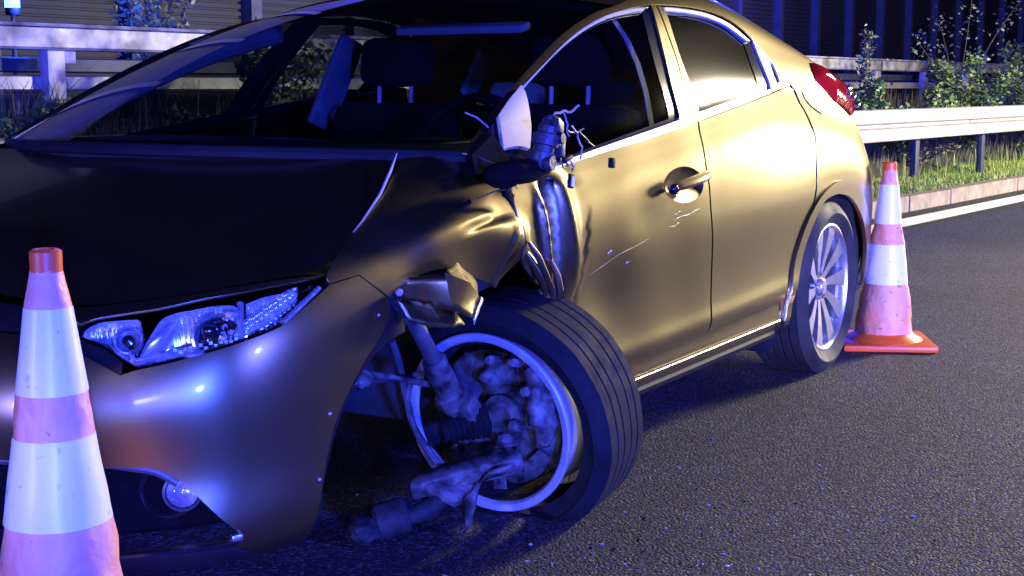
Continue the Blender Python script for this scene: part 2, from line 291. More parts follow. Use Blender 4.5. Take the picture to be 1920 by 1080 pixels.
POLY = {
 'fender': (1, [(9.667,11,1),(9.357,10.615,0),(9.022,10.127,0),(8.763,9.846,0),(8.337,9.422,0),(7.89,8.836,0),(7.626,8.286,1),(7.618,7.927,1),(7.819,7.889,0),(8.036,7.83,1),(8.179,7.282,0),(8.376,6.659,1),(8.458,6.737,1),(8.602,6.739,0),(8.758,6.879,0),(8.992,6.873,0),(9.273,6.747,0),(9.573,6.455,0),(9.823,6.074,0),(10.098,5.731,0),(10.168,5.586,1),(10.473,6.146,1),(10.482,6.448,0),(10.474,6.829,0),(10.467,7.294,0),(10.458,7.674,0),(10.464,8.339,0),(10.489,8.83,1),(10.329,9.133,0),(10.216,9.599,0),(10.299,10.256,1),(10.026,10.548,0)]),
 'bumper': (1, [(0,7.6,1),(2,7.5,0),(3.2,7.45,0),(3.232,7.292,1),(3.456,6.891,0),(3.798,6.518,0),(4.137,6.143,1),(4.418,6.254,0),(4.835,6.335,0),(5.632,6.545,0),(6.255,6.728,0),(6.79,6.934,0),(7.171,7.363,0),(7.602,7.876,1),(7.81,7.834,0),(8.022,7.793,1),(8.166,7.238,0),(8.35,6.649,1),(8.345,6.158,0),(8.165,5.628,0),(7.972,5.269,0),(7.784,4.816,0),(7.594,4.292,0),(7.474,3.845,0),(7.371,3.235,0),(7.294,2.616,0),(7.246,2.083,0),(7.2,1,0),(7.14,0.12,1),(6.2,0.1,0),(4,0.1,0),(0,0.1,1),(0,1.35,1),(3,1.35,0),(4.6,1.3,0),(5.87,1.347,0),(6.031,1.472,1),(6.009,1.66,0),(5.863,1.916,0),(5.438,2.592,0),(5.133,3.024,0),(4.911,3.22,0),(4.586,3.435,0),(3.742,3.533,0),(3,3.68,0),(0,3.7,1)]),
 'grille_panel': (1, [(0,7.63,1),(2,7.53,0),(3.2,7.48,0),(3.253,7.349,1),(3.453,6.944,0),(3.797,6.566,0),(4.137,6.19,1),(4.16,6.589,1),(3.772,7.18,0),(3.387,7.527,0),(3.3,8.6,0),(0,9.2,1)]),
 'headlight': (1, [(3.355,7.567,1),(3.426,7.947,0),(3.631,8.168,0),(4.225,8.362,0),(4.811,8.503,0),(5.795,8.789,0),(6.838,8.547,0),(7.23,8.376,0),(7.529,8.276,1),(7.611,7.979,1),(7.183,7.459,0),(6.799,7.027,0),(6.262,6.822,0),(5.635,6.635,0),(4.836,6.418,0),(4.418,6.334,1),(4.16,6.639,0),(3.771,7.218,0)]),
 'hood_lip': (1, [(3.008,8.337,1),(3.039,8.606,0),(4.433,8.915,0),(5.84,9.12,0),(6.881,8.763,0),(7.514,8.364,0),(7.614,8.348,1),(7.533,8.296,0),(7.234,8.396,0),(6.842,8.568,0),(5.799,8.814,0),(4.811,8.528,0),(4.224,8.386,0),(3.628,8.191,0),(3.356,7.968,1)]),
 'front_door': (2, [(1.476,10.34,1),(1.465,9.258,0),(1.483,8.884,0),(1.508,8.448,0),(1.528,8.069,0),(1.553,7.612,0),(1.731,7.058,0),(2.01,6.708,1),(2.36,5.6,0),(2.42,4.4,0),(2.46,3.35,1),(3.3,3.35,0),(4.17,3.35,1),(4.173,4.185,0),(4.197,5.875,0),(4.123,7.697,0),(4.106,8.341,0),(4.07,8.807,0),(4.059,9.758,1),(4.064,10.373,1),(3.845,10.353,0),(3.624,10.347,0),(3.341,10.32,0),(2.998,10.353,0),(2.655,10.368,0),(2.302,10.383,0),(2.063,10.397,0),(1.843,10.448,0),(1.633,10.47,0)]),
 'rear_door': (2, [(4.08,9.737,1),(4.092,8.795,0),(4.129,8.331,0),(4.146,7.684,0),(4.22,5.861,0),(4.197,4.142,0),(4.195,3.35,1),(5,3.35,0),(5.72,3.35,1),(5.84,2.306,1),(5.848,4.195,0),(5.962,5.172,0),(6.115,6.031,0),(6.28,6.564,0),(6.462,6.961,0),(6.559,7.585,1),(6.563,8.312,0),(6.597,8.868,0),(6.544,9.146,0),(6.451,9.666,0),(6.341,10.149,0),(6.286,10.659,1),(6.216,10.892,0),(5.562,10.578,0),(4.927,10.476,0),(4.417,10.415,0),(4.086,10.375,1)]),
 'side_frame': (2, [(1.129,13.468,1),(1.55,14.037,0),(1.901,14.216,0),(2.252,14.237,0),(2.586,14.227,0),(2.911,14.246,0),(3.22,14.276,0),(3.511,14.289,0),(3.789,14.263,0),(4.2,14.45,0),(5,14.6,0),(6,14.7,0),(7,14.7,0),(8,14.6,0),(9.3,14.5,1),(9.6,13,0),(9.7,11.4,1),(8.9,11.25,0),(8,11.25,0),(7.537,12.742,1),(7.446,11.176,0),(7.678,10.546,0),(8.9,9.6,1),(10.2,9.4,0),(10.4,6,0),(10.3,2,0),(10.2,0.6,1),(8.6,0.6,0),(7.75,1,1),(8.833,1,0),(8.807,2.876,0),(8.695,4.444,0),(8.461,5.609,0),(8.144,6.372,0),(7.733,6.951,0),(7.32,7.191,0),(6.993,7.193,0),(6.694,6.966,0),(6.398,6.157,0),(6.214,5.354,0),(6.061,3.985,0),(6.02,2.2,0),(5.93,1.4,1),(5.76,1.4,0),(5.77,3,1),(5.872,2.273,0),(5.881,4.126,0),(5.992,5.154,0),(6.16,6.014,0),(6.327,6.532,0),(6.511,6.913,0),(6.606,7.574,0),(6.608,8.312,0),(6.649,8.879,0),(6.604,9.165,0),(6.504,9.687,0),(6.402,10.168,0),(6.373,10.615,1),(6.305,11.078,0),(6.206,11.487,0),(6.086,12.339,0),(5.954,13.209,0),(5.693,13.612,0),(5.28,13.81,0),(4.833,13.901,0),(4.453,13.962,0),(4.26,14.018,0),(4.004,14.02,0),(3.723,14.043,0),(3.441,14.049,0),(3.138,13.993,0),(2.832,13.97,0),(2.507,13.938,0),(2.215,13.949,0),(1.882,13.901,0),(1.498,13.581,0),(1.194,12.955,1)]),
 'window_surround': (2, [(1.248,12.846,1),(1.511,13.496,0),(1.889,13.844,0),(2.219,13.891,0),(2.511,13.886,0),(2.829,13.93,0),(3.137,13.961,0),(3.439,14.018,0),(3.722,14.013,0),(3.996,13.994,0),(4.251,13.99,0),(4.443,13.933,0),(4.821,13.871,0),(5.263,13.776,0),(5.655,13.568,0),(5.918,13.164,0),(6.051,12.293,0),(6.175,11.444,0),(6.251,10.985,1),(5.57,10.655,0),(4.929,10.52,0),(4.418,10.458,0),(4.063,10.402,0),(3.845,10.353,0),(3.624,10.347,0),(3.341,10.32,0),(2.998,10.353,0),(2.655,10.368,0),(2.302,10.383,0),(2.063,10.397,0),(1.843,10.448,0),(1.637,10.524,0),(1.324,11.254,1)]),
 'front_glass': (2, [(2.071,12.665,1),(2.181,13.596,0),(2.288,13.84,0),(2.58,13.85,0),(2.938,13.907,0),(3.241,13.942,0),(3.557,13.946,0),(3.826,13.897,0),(4.059,13.837,1),(3.926,12.969,0),(3.807,12.049,0),(3.71,10.934,1),(3.3,10.875,0),(2.676,10.805,0),(2.093,10.687,1),(1.923,11.136,0)]),
 'rear_glass': (2, [(4.374,13.643,1),(4.723,13.609,0),(5.052,13.506,0),(5.412,13.284,0),(5.697,12.863,1),(5.501,12.023,0),(5.338,11.001,1),(4.745,10.925,0),(4.123,10.856,1),(4.204,12.22,0)]),
 'front_chrome': (2, [(2.186,13.905,1),(2.302,13.901,0),(2.594,13.906,0),(2.954,13.963,0),(3.261,14.016,0),(3.579,14.024,0),(3.855,13.994,0),(4.106,13.941,1),(4.072,13.869,1),(3.831,13.913,0),(3.559,13.954,0),(3.243,13.949,0),(2.938,13.907,0),(2.58,13.85,0),(2.293,13.824,0),(2.19,13.805,1)]),
 'rear_chrome': (2, [(4.369,13.839,1),(4.776,13.754,0),(5.155,13.657,0),(5.562,13.442,0),(5.873,12.978,1),(5.766,12.942,1),(5.459,13.322,0),(5.081,13.545,0),(4.739,13.653,0),(4.352,13.76,1)]),
 'belt_chrome': (2, [(2.065,10.584,1),(2.668,10.664,0),(3.288,10.699,0),(3.798,10.755,0),(4.12,10.823,0),(4.739,10.879,0),(5.596,10.847,1),(5.568,10.64,1),(4.93,10.535,0),(4.419,10.472,0),(4.064,10.415,0),(3.846,10.366,0),(3.625,10.36,0),(3.341,10.333,0),(2.999,10.366,0),(2.656,10.38,0),(2.302,10.396,0),(2.064,10.409,1)]),
 'pillar_front': (2, [(4.224,14.008,1),(4.283,13.961,1),(4.202,13.161,0),(4.138,12.46,0),(4.046,11.7,0),(3.981,10.764,1),(3.819,10.733,1),(3.887,11.713,0),(4.019,12.647,0)]),
 'pillar_rear': (2, [(4.302,13.957,1),(4.383,13.855,1),(4.261,12.925,0),(4.185,12.155,0),(4.116,10.863,1),(3.996,10.761,1),(4.06,11.693,0),(4.156,12.468,0),(4.225,13.184,0)]),
 'quarter_trim': (2, [(6.005,13.132,1),(6.084,12.671,0),(6.156,11.773,0),(6.235,10.983,1),(5.607,10.687,1),(5.766,11.979,0)]),
 'quarter_slot': (2, [(6.079,12.288,1),(6.108,12.071,0),(5.993,11.181,1),(5.857,11.111,1),(5.925,11.676,0)]),
 'mirror_bracket': (2, [(1.767,13.789,1),(1.984,13.942,0),(2.205,13.983,1),(2.194,13.66,0),(2.067,12.556,0),(1.89,11.69,1),(1.752,12.064,0),(1.583,12.216,1)]),
 'tail_light': (2, [(7.576,12.975,1),(8.5,12.4,0),(9.1,12,1),(9.25,11.4,0),(9.1,10.8,0),(8.75,10.2,0),(7.678,10.546,1),(7.432,11.141,0),(7.275,11.698,0)]),
 'handle_recess': (2, [(4.031,8.419,0),(4.014,8.309,0),(3.973,8.22,0),(3.91,8.161,0),(3.834,8.141,0),(3.75,8.162,0),(3.669,8.223,0),(3.597,8.316,0),(3.541,8.432,0),(3.508,8.56,0),(3.5,8.688,0),(3.517,8.805,0),(3.558,8.9,0),(3.619,8.96,0),(3.694,8.977,0),(3.775,8.948,0),(3.855,8.88,0),(3.927,8.781,0),(3.984,8.665,0),(4.02,8.541,0)]),
 'fuel_line': (2, [(6.683,11.208,0),(6.543,10.656,0),(6.608,10.16,0),(6.786,9.802,0),(7.041,9.659,0)]),
 'arch_ring': (2, [(5.86,1.6,1),(5.922,3.937,0),(5.999,5.15,0),(6.167,6.011,0),(6.387,6.73,0),(6.694,7.281,0),(7.044,7.574,0),(7.352,7.656,0),(7.814,7.47,0),(8.217,7.071,0),(8.596,6.391,0),(8.892,5.384,0),(9.101,4.059,0),(9.333,2,0),(7.85,1.6,1),(7.7,1.6,1),(8.833,1,0),(8.807,2.876,0),(8.695,4.444,0),(8.461,5.609,0),(8.144,6.372,0),(7.733,6.951,0),(7.32,7.191,0),(6.993,7.193,0),(6.694,6.966,0),(6.398,6.157,0),(6.214,5.354,0),(6.061,3.985,0),(6,1.6,1)]),
 'bumper_arch_lip': (1, [(8.354,6.594,1),(8.622,5.787,0),(8.658,5.44,1),(8.355,5.392,0),(8.138,5.177,0),(7.907,4.8,0),(7.715,4.323,0),(7.553,3.739,0),(7.407,2.887,0),(7.309,2.118,0),(7.38,1,0),(7.36,0.7,1),(7.22,0.7,1),(7.2,1.2,0),(7.23,2.092,0),(7.278,2.624,0),(7.356,3.243,0),(7.458,3.854,0),(7.578,4.301,0),(7.767,4.825,0),(7.955,5.28,0),(8.148,5.64,0),(8.329,6.171,0)]),
 'inner_bowl': (1, [(3.404,7.546,1),(3.487,7.924,0),(3.702,8.166,0),(3.912,8.224,1),(4.386,8.225,0),(4.449,7.985,0),(4.493,7.557,0),(4.46,7.193,0),(4.371,7.015,0),(4.263,6.957,0),(4.355,6.764,0),(4.418,6.399,1),(4.195,6.668,0),(4.01,6.973,0),(3.889,7.266,0),(3.598,7.442,0)]),
 'main_bowl': (1, [(4.392,6.42,1),(4.462,6.817,0),(4.669,7.683,0),(4.84,8.232,0),(5.115,8.481,1),(5.803,8.581,0),(6.197,8.39,0),(6.262,8.052,0),(6.248,7.538,0),(6.181,6.965,1),(5.711,6.725,0),(5.073,6.557,0)]),
 'indicator_bowl': (1, [(6.414,8.329,1),(6.739,8.367,0),(7.135,8.205,1),(7.194,8.03,0),(7.1,7.774,0),(6.854,7.471,0),(6.585,7.198,0),(6.264,6.961,1)]),
}
PTS = {'fog': (1, 5.085, 2.572), 'reflector': (1, 5.666, 7.541), 'inner_lamp': (1, 4.213, 7.596), 'blade_top': (1, 5.027, 8.156), 'blade_bot': (1, 4.463, 6.557), 'divider_top': (1, 6.346, 8.531), 'divider_bot': (1, 6.207, 6.87), 'cluster': (1, 6.758, 7.663), 'rod_a': (1, 4.383, 6.621), 'rod_b': (1, 4.913, 6.733), 'strip_a': (1, 6.832, 7.044), 'strip_b': (1, 7.468, 7.923), 'spot': (1, 5.366, 6.653), 'handle_a': (2, 3.532, 8.599), 'handle_b': (2, 4.013, 8.628), 'handle_c': (2, 3.714, 8.573), 'crease_a': (2, 3.259, 7.242), 'crease_b': (2, 6.338, 7.289)}
# ---------------------------------------------------------------- panels cut out of the body sheets
SURF = {1: S1, 2: S2}
SGN = {k: (1.0 if S.normal(S.ns/2, 5.0)[0][1] < 0 else -1.0) for k, S in SURF.items()}
def gauss(x, c, w): return np.exp(-((x-c)/w)**2)
def sstep(x, a, b): t = np.clip((x-a)/(b-a), 0, 1); return t*t*(3-2*t)
def dent(P):
    """crash damage of the near side, metres along the outward normal"""
    x, z = P[..., 0], P[..., 2]
    xc = 0.515+(0.80-z)*0.10
    win = sstep(z, .50, .60)*(1-sstep(z, .76, .845))
    d = -0.055*gauss(x, xc, .017)*win
    d += 0.014*gauss(x, xc-.042, .016)*sstep(z, .42, .55)*(1-sstep(z, .74, .84))
    d += 0.020*gauss(x, xc+.062+(.80-z)*.12, .036)*sstep(z, .48, .66)*(1-sstep(z, .80, .86))
    d += -0.050*gauss(x, xc-.01, .034)*(1-sstep(z, .50, .60))*sstep(z, .2, .3)*(1-sstep(x, .62, .75))
    d += -0.018*gauss(x, .78, .16)*gauss(z, .52, .10)          # shallow push behind the wheel
    d += -0.004*gauss(x, 1.02, .10)*gauss(z, .70, .09)
    # buckled wing: a bulged brow over the arch that folds under towards the torn edge
    zb = .70+.02*np.sin(9*x)
    inw = (1-sstep(x, .36, .42))*sstep(x, -.12, .05)
    d += .011*gauss(z, zb+.015, .035)*inw
    d += -.026*(1-sstep(z, .60, zb))*inw
    d += .005*np.sin(23*x+9*z)*gauss(z, .66, .05)*inw
    d += .003*np.sin(14*x+17*z)*(1-sstep(x, .30, .40))*sstep(z, .66, .74)*(1-sstep(z, .80, .86))
    d += (.0016*np.sin(5.3*x+2)*np.sin(6.1*z+1)+.0007*np.sin(17*x+5*z))*sstep(x, .55, .75)*(1-sstep(x, 1.45, 1.7))
    # sharp creases: folded sheet, not draped
    u = x*.8+z*.6; d += -.007*np.maximum(0, 1-np.abs((z-.735-.10*(x-.2))/.012))*sstep(x, .12, .2)*(1-sstep(x, .30, .37))
    d += .006*np.maximum(0, 1-np.abs((x-.30-.5*(z-.62))/.018))*sstep(z, .57, .62)*(1-sstep(z, .70, .74))
    d += -.006*np.maximum(0, 1-np.abs((x-.665-.25*(z-.6))/.020))*sstep(z, .45, .55)*(1-sstep(z, .66, .76))
    return d
def pos(k, s, t, off=0.0, dented=True):
    S = SURF[k]; P = S(s, t); N = S.normal(s, t)*SGN[k]
    d = np.asarray(off, float)+(dent(P) if dented else 0.0)
    return P+N*(d[..., None] if np.ndim(d) else d)
def posn(k, s, t, off=0.0, dented=True, e=4e-3):
    s = np.asarray(s, float); t = np.asarray(t, float)
    du = pos(k, s+e, t, off, dented)-pos(k, s-e, t, off, dented); dv = pos(k, s, t+e, off, dented)-pos(k, s, t-e, off, dented)
    n = np.cross(du, dv)*SGN[k]; return n/np.maximum(np.linalg.norm(n, axis=-1, keepdims=True), 1e-9)
def curve(k, pts, step):
    """closed st-loop; Catmull-Rom between corners"""
    n = len(pts); P = np.array([p[:2] for p in pts], float); cor = [bool(p[2]) for p in pts]; out = []
    for i in range(n):
        p0, p1, p2, p3 = P[i-1], P[i], P[(i+1)%n], P[(i+2)%n]
        if cor[i]: p0 = 2*p1-p2
        if cor[(i+1)%n]: p3 = 2*p2-p1
        L = np.linalg.norm(SURF[k](*p2)[0]-SURF[k](*p1)[0]); m = max(1, int(round(L/step)))
        for j in range(m):
            f = j/m
            out.append(0.5*((2*p1)+(-p0+p2)*f+(2*p0-5*p1+4*p2-p3)*f*f+(-p0+3*p1-3*p2+p3)*f**3))
    return np.array(out)
def inside(poly, q):
    x, y = q[:, 0][:, None], q[:, 1][:, None]; a = poly; b = np.roll(poly, -1, 0)
    c = ((a[:, 1] > y) != (b[:, 1] > y)) & (x < (b[:, 0]-a[:, 0])*(y-a[:, 1])/(b[:, 1]-a[:, 1]+1e-15)+a[:, 0])
    return c.sum(1) % 2 == 1
SCL = np.array([0.30, 0.065])
def panel(name, key, m, parent, holes=(), off=0.0, flange=0.012, step=0.02, grid=0.024, mirror=False, dented=True, shrink=0.0, bulge=None):
    k, pts = POLY[key] if isinstance(key, str) else key
    loops = [curve(k, pts, step)]+[curve(k, POLY[h][1], step) for h in holes]
    loops = [l*SCL for l in loops]; L0 = loops[0]
    lo, hi = L0.min(0), L0.max(0)
    gx = np.arange(lo[0]+grid*.5, hi[0], grid); gy = np.arange(lo[1]+grid*.5, hi[1], grid*.8)
    G = np.array([(x+(grid*.5 if j % 2 else 0), y) for j, y in enumerate(gy) for x in gx]).reshape(-1, 2)
    ok = inside(L0, G)
    for l in loops[1:]: ok &= ~inside(l, G)
    allb = np.concatenate(loops)
    if len(G): ok &= (((G[:, None]-allb[None])**2).sum(-1).min(1) > (grid*.45)**2)
    G = G[ok]
    V = [tuple(v) for v in allb]+[tuple(g) for g in G]; E = []; o = 0
    for l in loops: E += [(o+i, o+(i+1) % len(l)) for i in range(len(l))]; o += len(l)
    vo, eo, fo, *_ = delaunay_2d_cdt([Vector(v) for v in V], E, [], 0, 1e-7)
    vo = np.array([tuple(v) for v in vo]); T = np.array([f for f in fo])
    cen = vo[T].mean(1); ok = inside(L0, cen)
    for l in loops[1:]: ok &= ~inside(l, cen)
    T = T[ok]
    dd = dented and not mirror
    st = vo/SCL
    offs = off
    if bulge is not None:
        dist = np.sqrt(((vo[:, None]-allb[None])**2).sum(-1).min(1)); offs = off+bulge*(1-np.exp(-dist/0.03))
    P = pos(k, st[:, 0], st[:, 1], offs, dd); N = posn(k, st[:, 0], st[:, 1], off, dd)
    # orient
    a, b, c = P[T[:, 0]], P[T[:, 1]], P[T[:, 2]]
    flip = (np.cross(b-a, c-a)*N[T[:, 0]]).sum(-1) < 0
    T[flip] = T[flip][:, ::-1]
    V3 = list(P); F = [tuple(f) for f in T]; NN = list(N)
    if bulge is not None: NN = None
    if flange:
        # turned-in edge all round
        cnt = {}
        for f in F:
            for i in range(3):
                e = (f[i], f[(i+1) % 3]); cnt[e] = 1
        be = [e for e in cnt if (e[1], e[0]) not in cnt]
        ctr = P.mean(0); base = {}
        for e in be:
            for v in e:
                if v not in base:
                    base[v] = len(V3); V3.append(P[v]); V3.append(P[v]-N[v]*flange)
                    if NN is not None: NN += [N[v], N[v]]
        en = {}
        for a_, b_ in be:
            t = np.cross(P[b_]-P[a_], N[a_]); t /= max(np.linalg.norm(t), 1e-9)
            for v in (a_, b_): en[v] = en.get(v, 0)+t
            F.append((base[b_], base[a_], base[a_]+1, base[b_]+1))
        if NN is not None:
            for v, t in en.items():
                n = t/max(np.linalg.norm(t), 1e-9); NN[base[v]] = n*.8+N[v]*.6; NN[base[v]+1] = n
    V3 = np.array(V3)
    if NN is not None: NN = np.array(NN)
    if mirror:
        V3 = V3*(1, -1, 1); F = [f[::-1] for f in F]
        if NN is not None: NN = NN*(1, -1, 1)
    return mesh(name, V3, F, m, parent, normals=NN)
def pt(key, off=0.0):
    k, s, t = PTS[key]; return Vector(pos(k, np.array([s]), np.array([t]), off, False)[0])
def both(name, key, m, parent, **kw):
    a = panel(name, key, m, parent, **kw); panel(name, key, m, parent, mirror=True, **kw); return a
def sheet(name, net, m, parent, n=6, flange=0.0):
    """B-spline sheet meshed whole"""
    S = Surf(net); a = np.linspace(0, S.ns-1, (S.ns-1)*n+1); b = np.linspace(0, S.nt-1, (S.nt-1)*n+1)
    A, B = np.meshgrid(a, b, indexing='ij'); P = S(A.ravel(), B.ravel()); nb = len(b)
    F = [(i*nb+j, (i+1)*nb+j, (i+1)*nb+j+1, i*nb+j+1) for i in range(len(a)-1) for j in range(nb-1)]
    return mesh(name, P, F, m, parent)
# ---------------------------------------------------------------- ground, road, verge
KS = -0.095                                   # the road runs a few degrees off the car's axis
RA = math.atan(KS)
def road(x, off, z=0.0): return Vector((x, off+KS*x, z))
def strip(name, x0, x1, prof, m, nx=1, kind='structure', parent=None, smooth=False):
    V = []; F = []; k = len(prof)
    for i in range(nx+1):
        x = x0+(x1-x0)*i/nx
        for o, z in prof: V.append(road(x, o, z))
    for i in range(nx):
        for j in range(k-1): F.append((i*k+j, (i+1)*k+j, (i+1)*k+j+1, i*k+j+1))
    o = mesh(name, V, F, m, parent, smooth)
    if kind: o['kind'] = kind
    return o
def asphalt():
    m = bpy.data.materials.new('asphalt'); m.use_nodes = True; nt = m.node_tree; b = nt.nodes['Principled BSDF']; L = nt.links
    tc = nt.nodes.new('ShaderNodeTexCoord')
    def N(t, **k):
        n = nt.nodes.new(t)
        for a, v in k.items(): n.inputs[a].default_value = v
        return n
    vo = N('ShaderNodeTexVoronoi', Scale=125.0); L.new(tc.outputs['Object'], vo.inputs['Vector'])
    n1 = N('ShaderNodeTexNoise', Scale=1.6, Detail=6.0); L.new(tc.outputs['Object'], n1.inputs['Vector'])
    n2 = N('ShaderNodeTexNoise', Scale=160.0, Detail=3.0); L.new(tc.outputs['Object'], n2.inputs['Vector'])
    sp = N('ShaderNodeSeparateColor'); L.new(vo.outputs['Color'], sp.inputs[0])
    r = N('ShaderNodeValToRGB'); r.color_ramp.elements[0].color = (.008,.008,.010,1); r.color_ramp.elements[0].position = .15
    e = r.color_ramp.elements.new(.70); e.color = (.019,.020,.026,1); r.color_ramp.elements[-1].color = (.12,.118,.12,1); r.color_ramp.elements[-1].position = 1.0
    L.new(sp.outputs[0], r.inputs['Fac'])
    mx = N('ShaderNodeMix'); mx.data_type = 'RGBA'; mx.blend_type = 'MULTIPLY'; mx.inputs[0].default_value = 1.0
    r2 = N('ShaderNodeValToRGB'); r2.color_ramp.elements[0].color = (.55,.55,.56,1); r2.color_ramp.elements[1].color = (1.2,1.2,1.2,1); r2.color_ramp.elements[0].position = .3; r2.color_ramp.elements[1].position = .7
    L.new(n1.outputs['Fac'], r2.inputs['Fac']); L.new(r.outputs['Color'], mx.inputs[6]); L.new(r2.outputs['Color'], mx.inputs[7]); L.new(mx.outputs[2], b.inputs['Base Color'])
    rr = N('ShaderNodeMapRange'); rr.inputs['To Min'].default_value = .62; rr.inputs['To Max'].default_value = .95; L.new(sp.outputs[1], rr.inputs['Value']); L.new(rr.outputs[0], b.inputs['Roughness'])
    ad = N('ShaderNodeMath'); ad.operation = 'ADD'; L.new(vo.outputs['Distance'], ad.inputs[0]); L.new(n2.outputs['Fac'], ad.inputs[1])
    bp = N('ShaderNodeBump', Strength=.85, Distance=.006); L.new(ad.outputs[0], bp.inputs['Height']); bp.invert = True; L.new(bp.outputs['Normal'], b.inputs['Normal'])
    MAT['asphalt'] = m
asphalt()
mat('line_paint', (.82,.82,.80), .55, var=.12, scale=14, bump=.15, bscale=150)
mat('kerb_concrete', (.19,.15,.125), .85, var=.25, scale=10, bump=.35, bscale=70)
mat('soil', (.045,.038,.025), .95, color2=(.03,.045,.015), scale=4, bump=.6, bscale=12)
mat('field', (.012,.016,.010), 1.0)
mat('galvanised', (.40,.385,.36), .5, .3, var=.12, scale=3, rvar=.1)
mat('galvanised_dirty', (.58,.57,.57), .55, .2, color2=(.20,.19,.19), scale=5, rvar=.1)
mat('barrier_panel', (.014,.015,.02), .7, var=.2, scale=2)
mat('barrier_post', (.05,.055,.08), .6, .3, var=.2)
mat('sleeve', (.86,.32,.16), .5, var=.10, scale=9, bump=.7, bscale=22, color2=(.90,.44,.30), rvar=.1, speck=.6)
mat('white_band', (.93,.93,.93), .35, bump=.15, bscale=20, speck=.28)
mat('cone_orange', (.95,.14,.02), .4, var=.1)
mat('grass_blade', (.12,.22,.035), .55, color2=(.28,.34,.07), scale=1.2)
mat('leaf_green', (.08,.15,.035), .5, color2=(.19,.25,.07), scale=2.0)
mat('leaf_dry', (.15,.11,.06), .7, color2=(.09,.09,.04), scale=3)
mat('leaf_silver', (.10,.13,.08), .5, color2=(.17,.20,.13), scale=3)
mat('bark', (.06,.05,.035), .9)
mat('beacon_blue', (.02,.05,.5), .2, emit=(.05,.22,1.0), estr=14)
mat('glass_crumb', (.5,.55,.55), .1, spec=1.0)
g_ = mesh('ground', [(-60,-60,-.05),(160,-60,-.05),(160,90,-.05),(-60,90,-.05)], [(0,1,2,3)], 'field', None, False); g_['kind'] = 'structure'
strip('road', -30, 60, [(-14,0),(1.60,0)], 'asphalt', 1)
strip('edge_line', -25, 60, [(1.13,.004),(1.38,.004)], 'line_paint', 1)
kb = bpy.data.objects.new('kerb', None); COL.objects.link(kb); kb['kind'] = 'structure'
kmb = MB().box((0,0,.05), (.988,.14,.16), None, .012); kme = bpy.data.meshes.new('kerb_stone'); kme.from_pydata(kmb.V, [], kmb.F); kme.materials.append(MAT['kerb_concrete'])
rk = random.Random(5)
for i in range(44):
    o = link('kerb_stone', kme, None, kb); p = road(-6+i*1.0, 1.66); o.location = (p.x, p.y+rk.uniform(-.005,.005), rk.uniform(-.006,.004)); o.rotation_euler = (rk.uniform(-.01,.01), 0, RA+rk.uniform(-.004,.004))
def bank(off, x): return .10+.03*math.sin(x*1.3+off*3)+.62*float(sstep(np.array(off), 2.6, 4.6))+.04*noise.noise(Vector((x*.6,off,0)))
V = []; F = []; xs = np.linspace(-8, 45, 90); os_ = np.linspace(1.72, 9.5, 28)
for x in xs:
    for o in os_: p = road(x, o); V.append((p.x, p.y, bank(o, x) if o > 1.8 else .10))
for i in range(len(xs)-1):
    for j in range(len(os_)-1): a = i*len(os_)+j; F.append((a, a+len(os_), a+len(os_)+1, a+1))
mesh('verge', V, F, 'soil', None)['kind'] = 'structure'
# grass on the verge
rg = random.Random(11); V = []; F = []
def blades(n, x0, x1, o0, o1, h0, h1, dens=None):
    for _ in range(n):
        x = x0+(x1-x0)*rg.random()**1.3; o = rg.uniform(o0, o1); p = road(x, o)
        cl = noise.noise(Vector((x*1.1, o*2.5, 4)))
        if cl < -.25 and rg.random() < .75: continue
        z = bank(o, x)-.01; h = rg.uniform(h0, h1)*(1+.6*cl); a = rg.uniform(0, 6.28); w_ = rg.uniform(.0025,.006); ln = rg.uniform(.1,.8)*h
        dx, dy = math.cos(a), math.sin(a); i = len(V); lx, ly = ln*math.cos(a+1.2), ln*math.sin(a+1.2)
        V.extend([(p.x-dx*w_, p.y-dy*w_, z), (p.x+dx*w_, p.y+dy*w_, z), (p.x+dx*w_*.6+lx*.4, p.y+dy*w_*.6+ly*.4, z+h*.65), (p.x-dx*w_*.6+lx*.4, p.y-dy*w_*.6+ly*.4, z+h*.65), (p.x+lx, p.y+ly, z+h)])
        F.extend([(i,i+1,i+2,i+3),(i+3,i+2,i+4)])
blades(85000, 5, 20, 1.73, 2.7, .03, .085); blades(900, 5, 20, 2.2, 2.9, .12, .26); blades(6000, -3, 6, 1.75, 3.2, .06, .2)
tag(mesh('verge_grass', V, F, 'grass_blade', None, False), 'short green grass growing along the verge behind the kerb', 'grass', kind='stuff')
V = []; F = []
blades(9000, 0, 24, 2.9, 5.2, .12, .42)
tag(mesh('bank_weeds', V, F, 'leaf_dry', None, False), 'dry weeds covering the bank between the guard rails', 'weeds', kind='stuff')

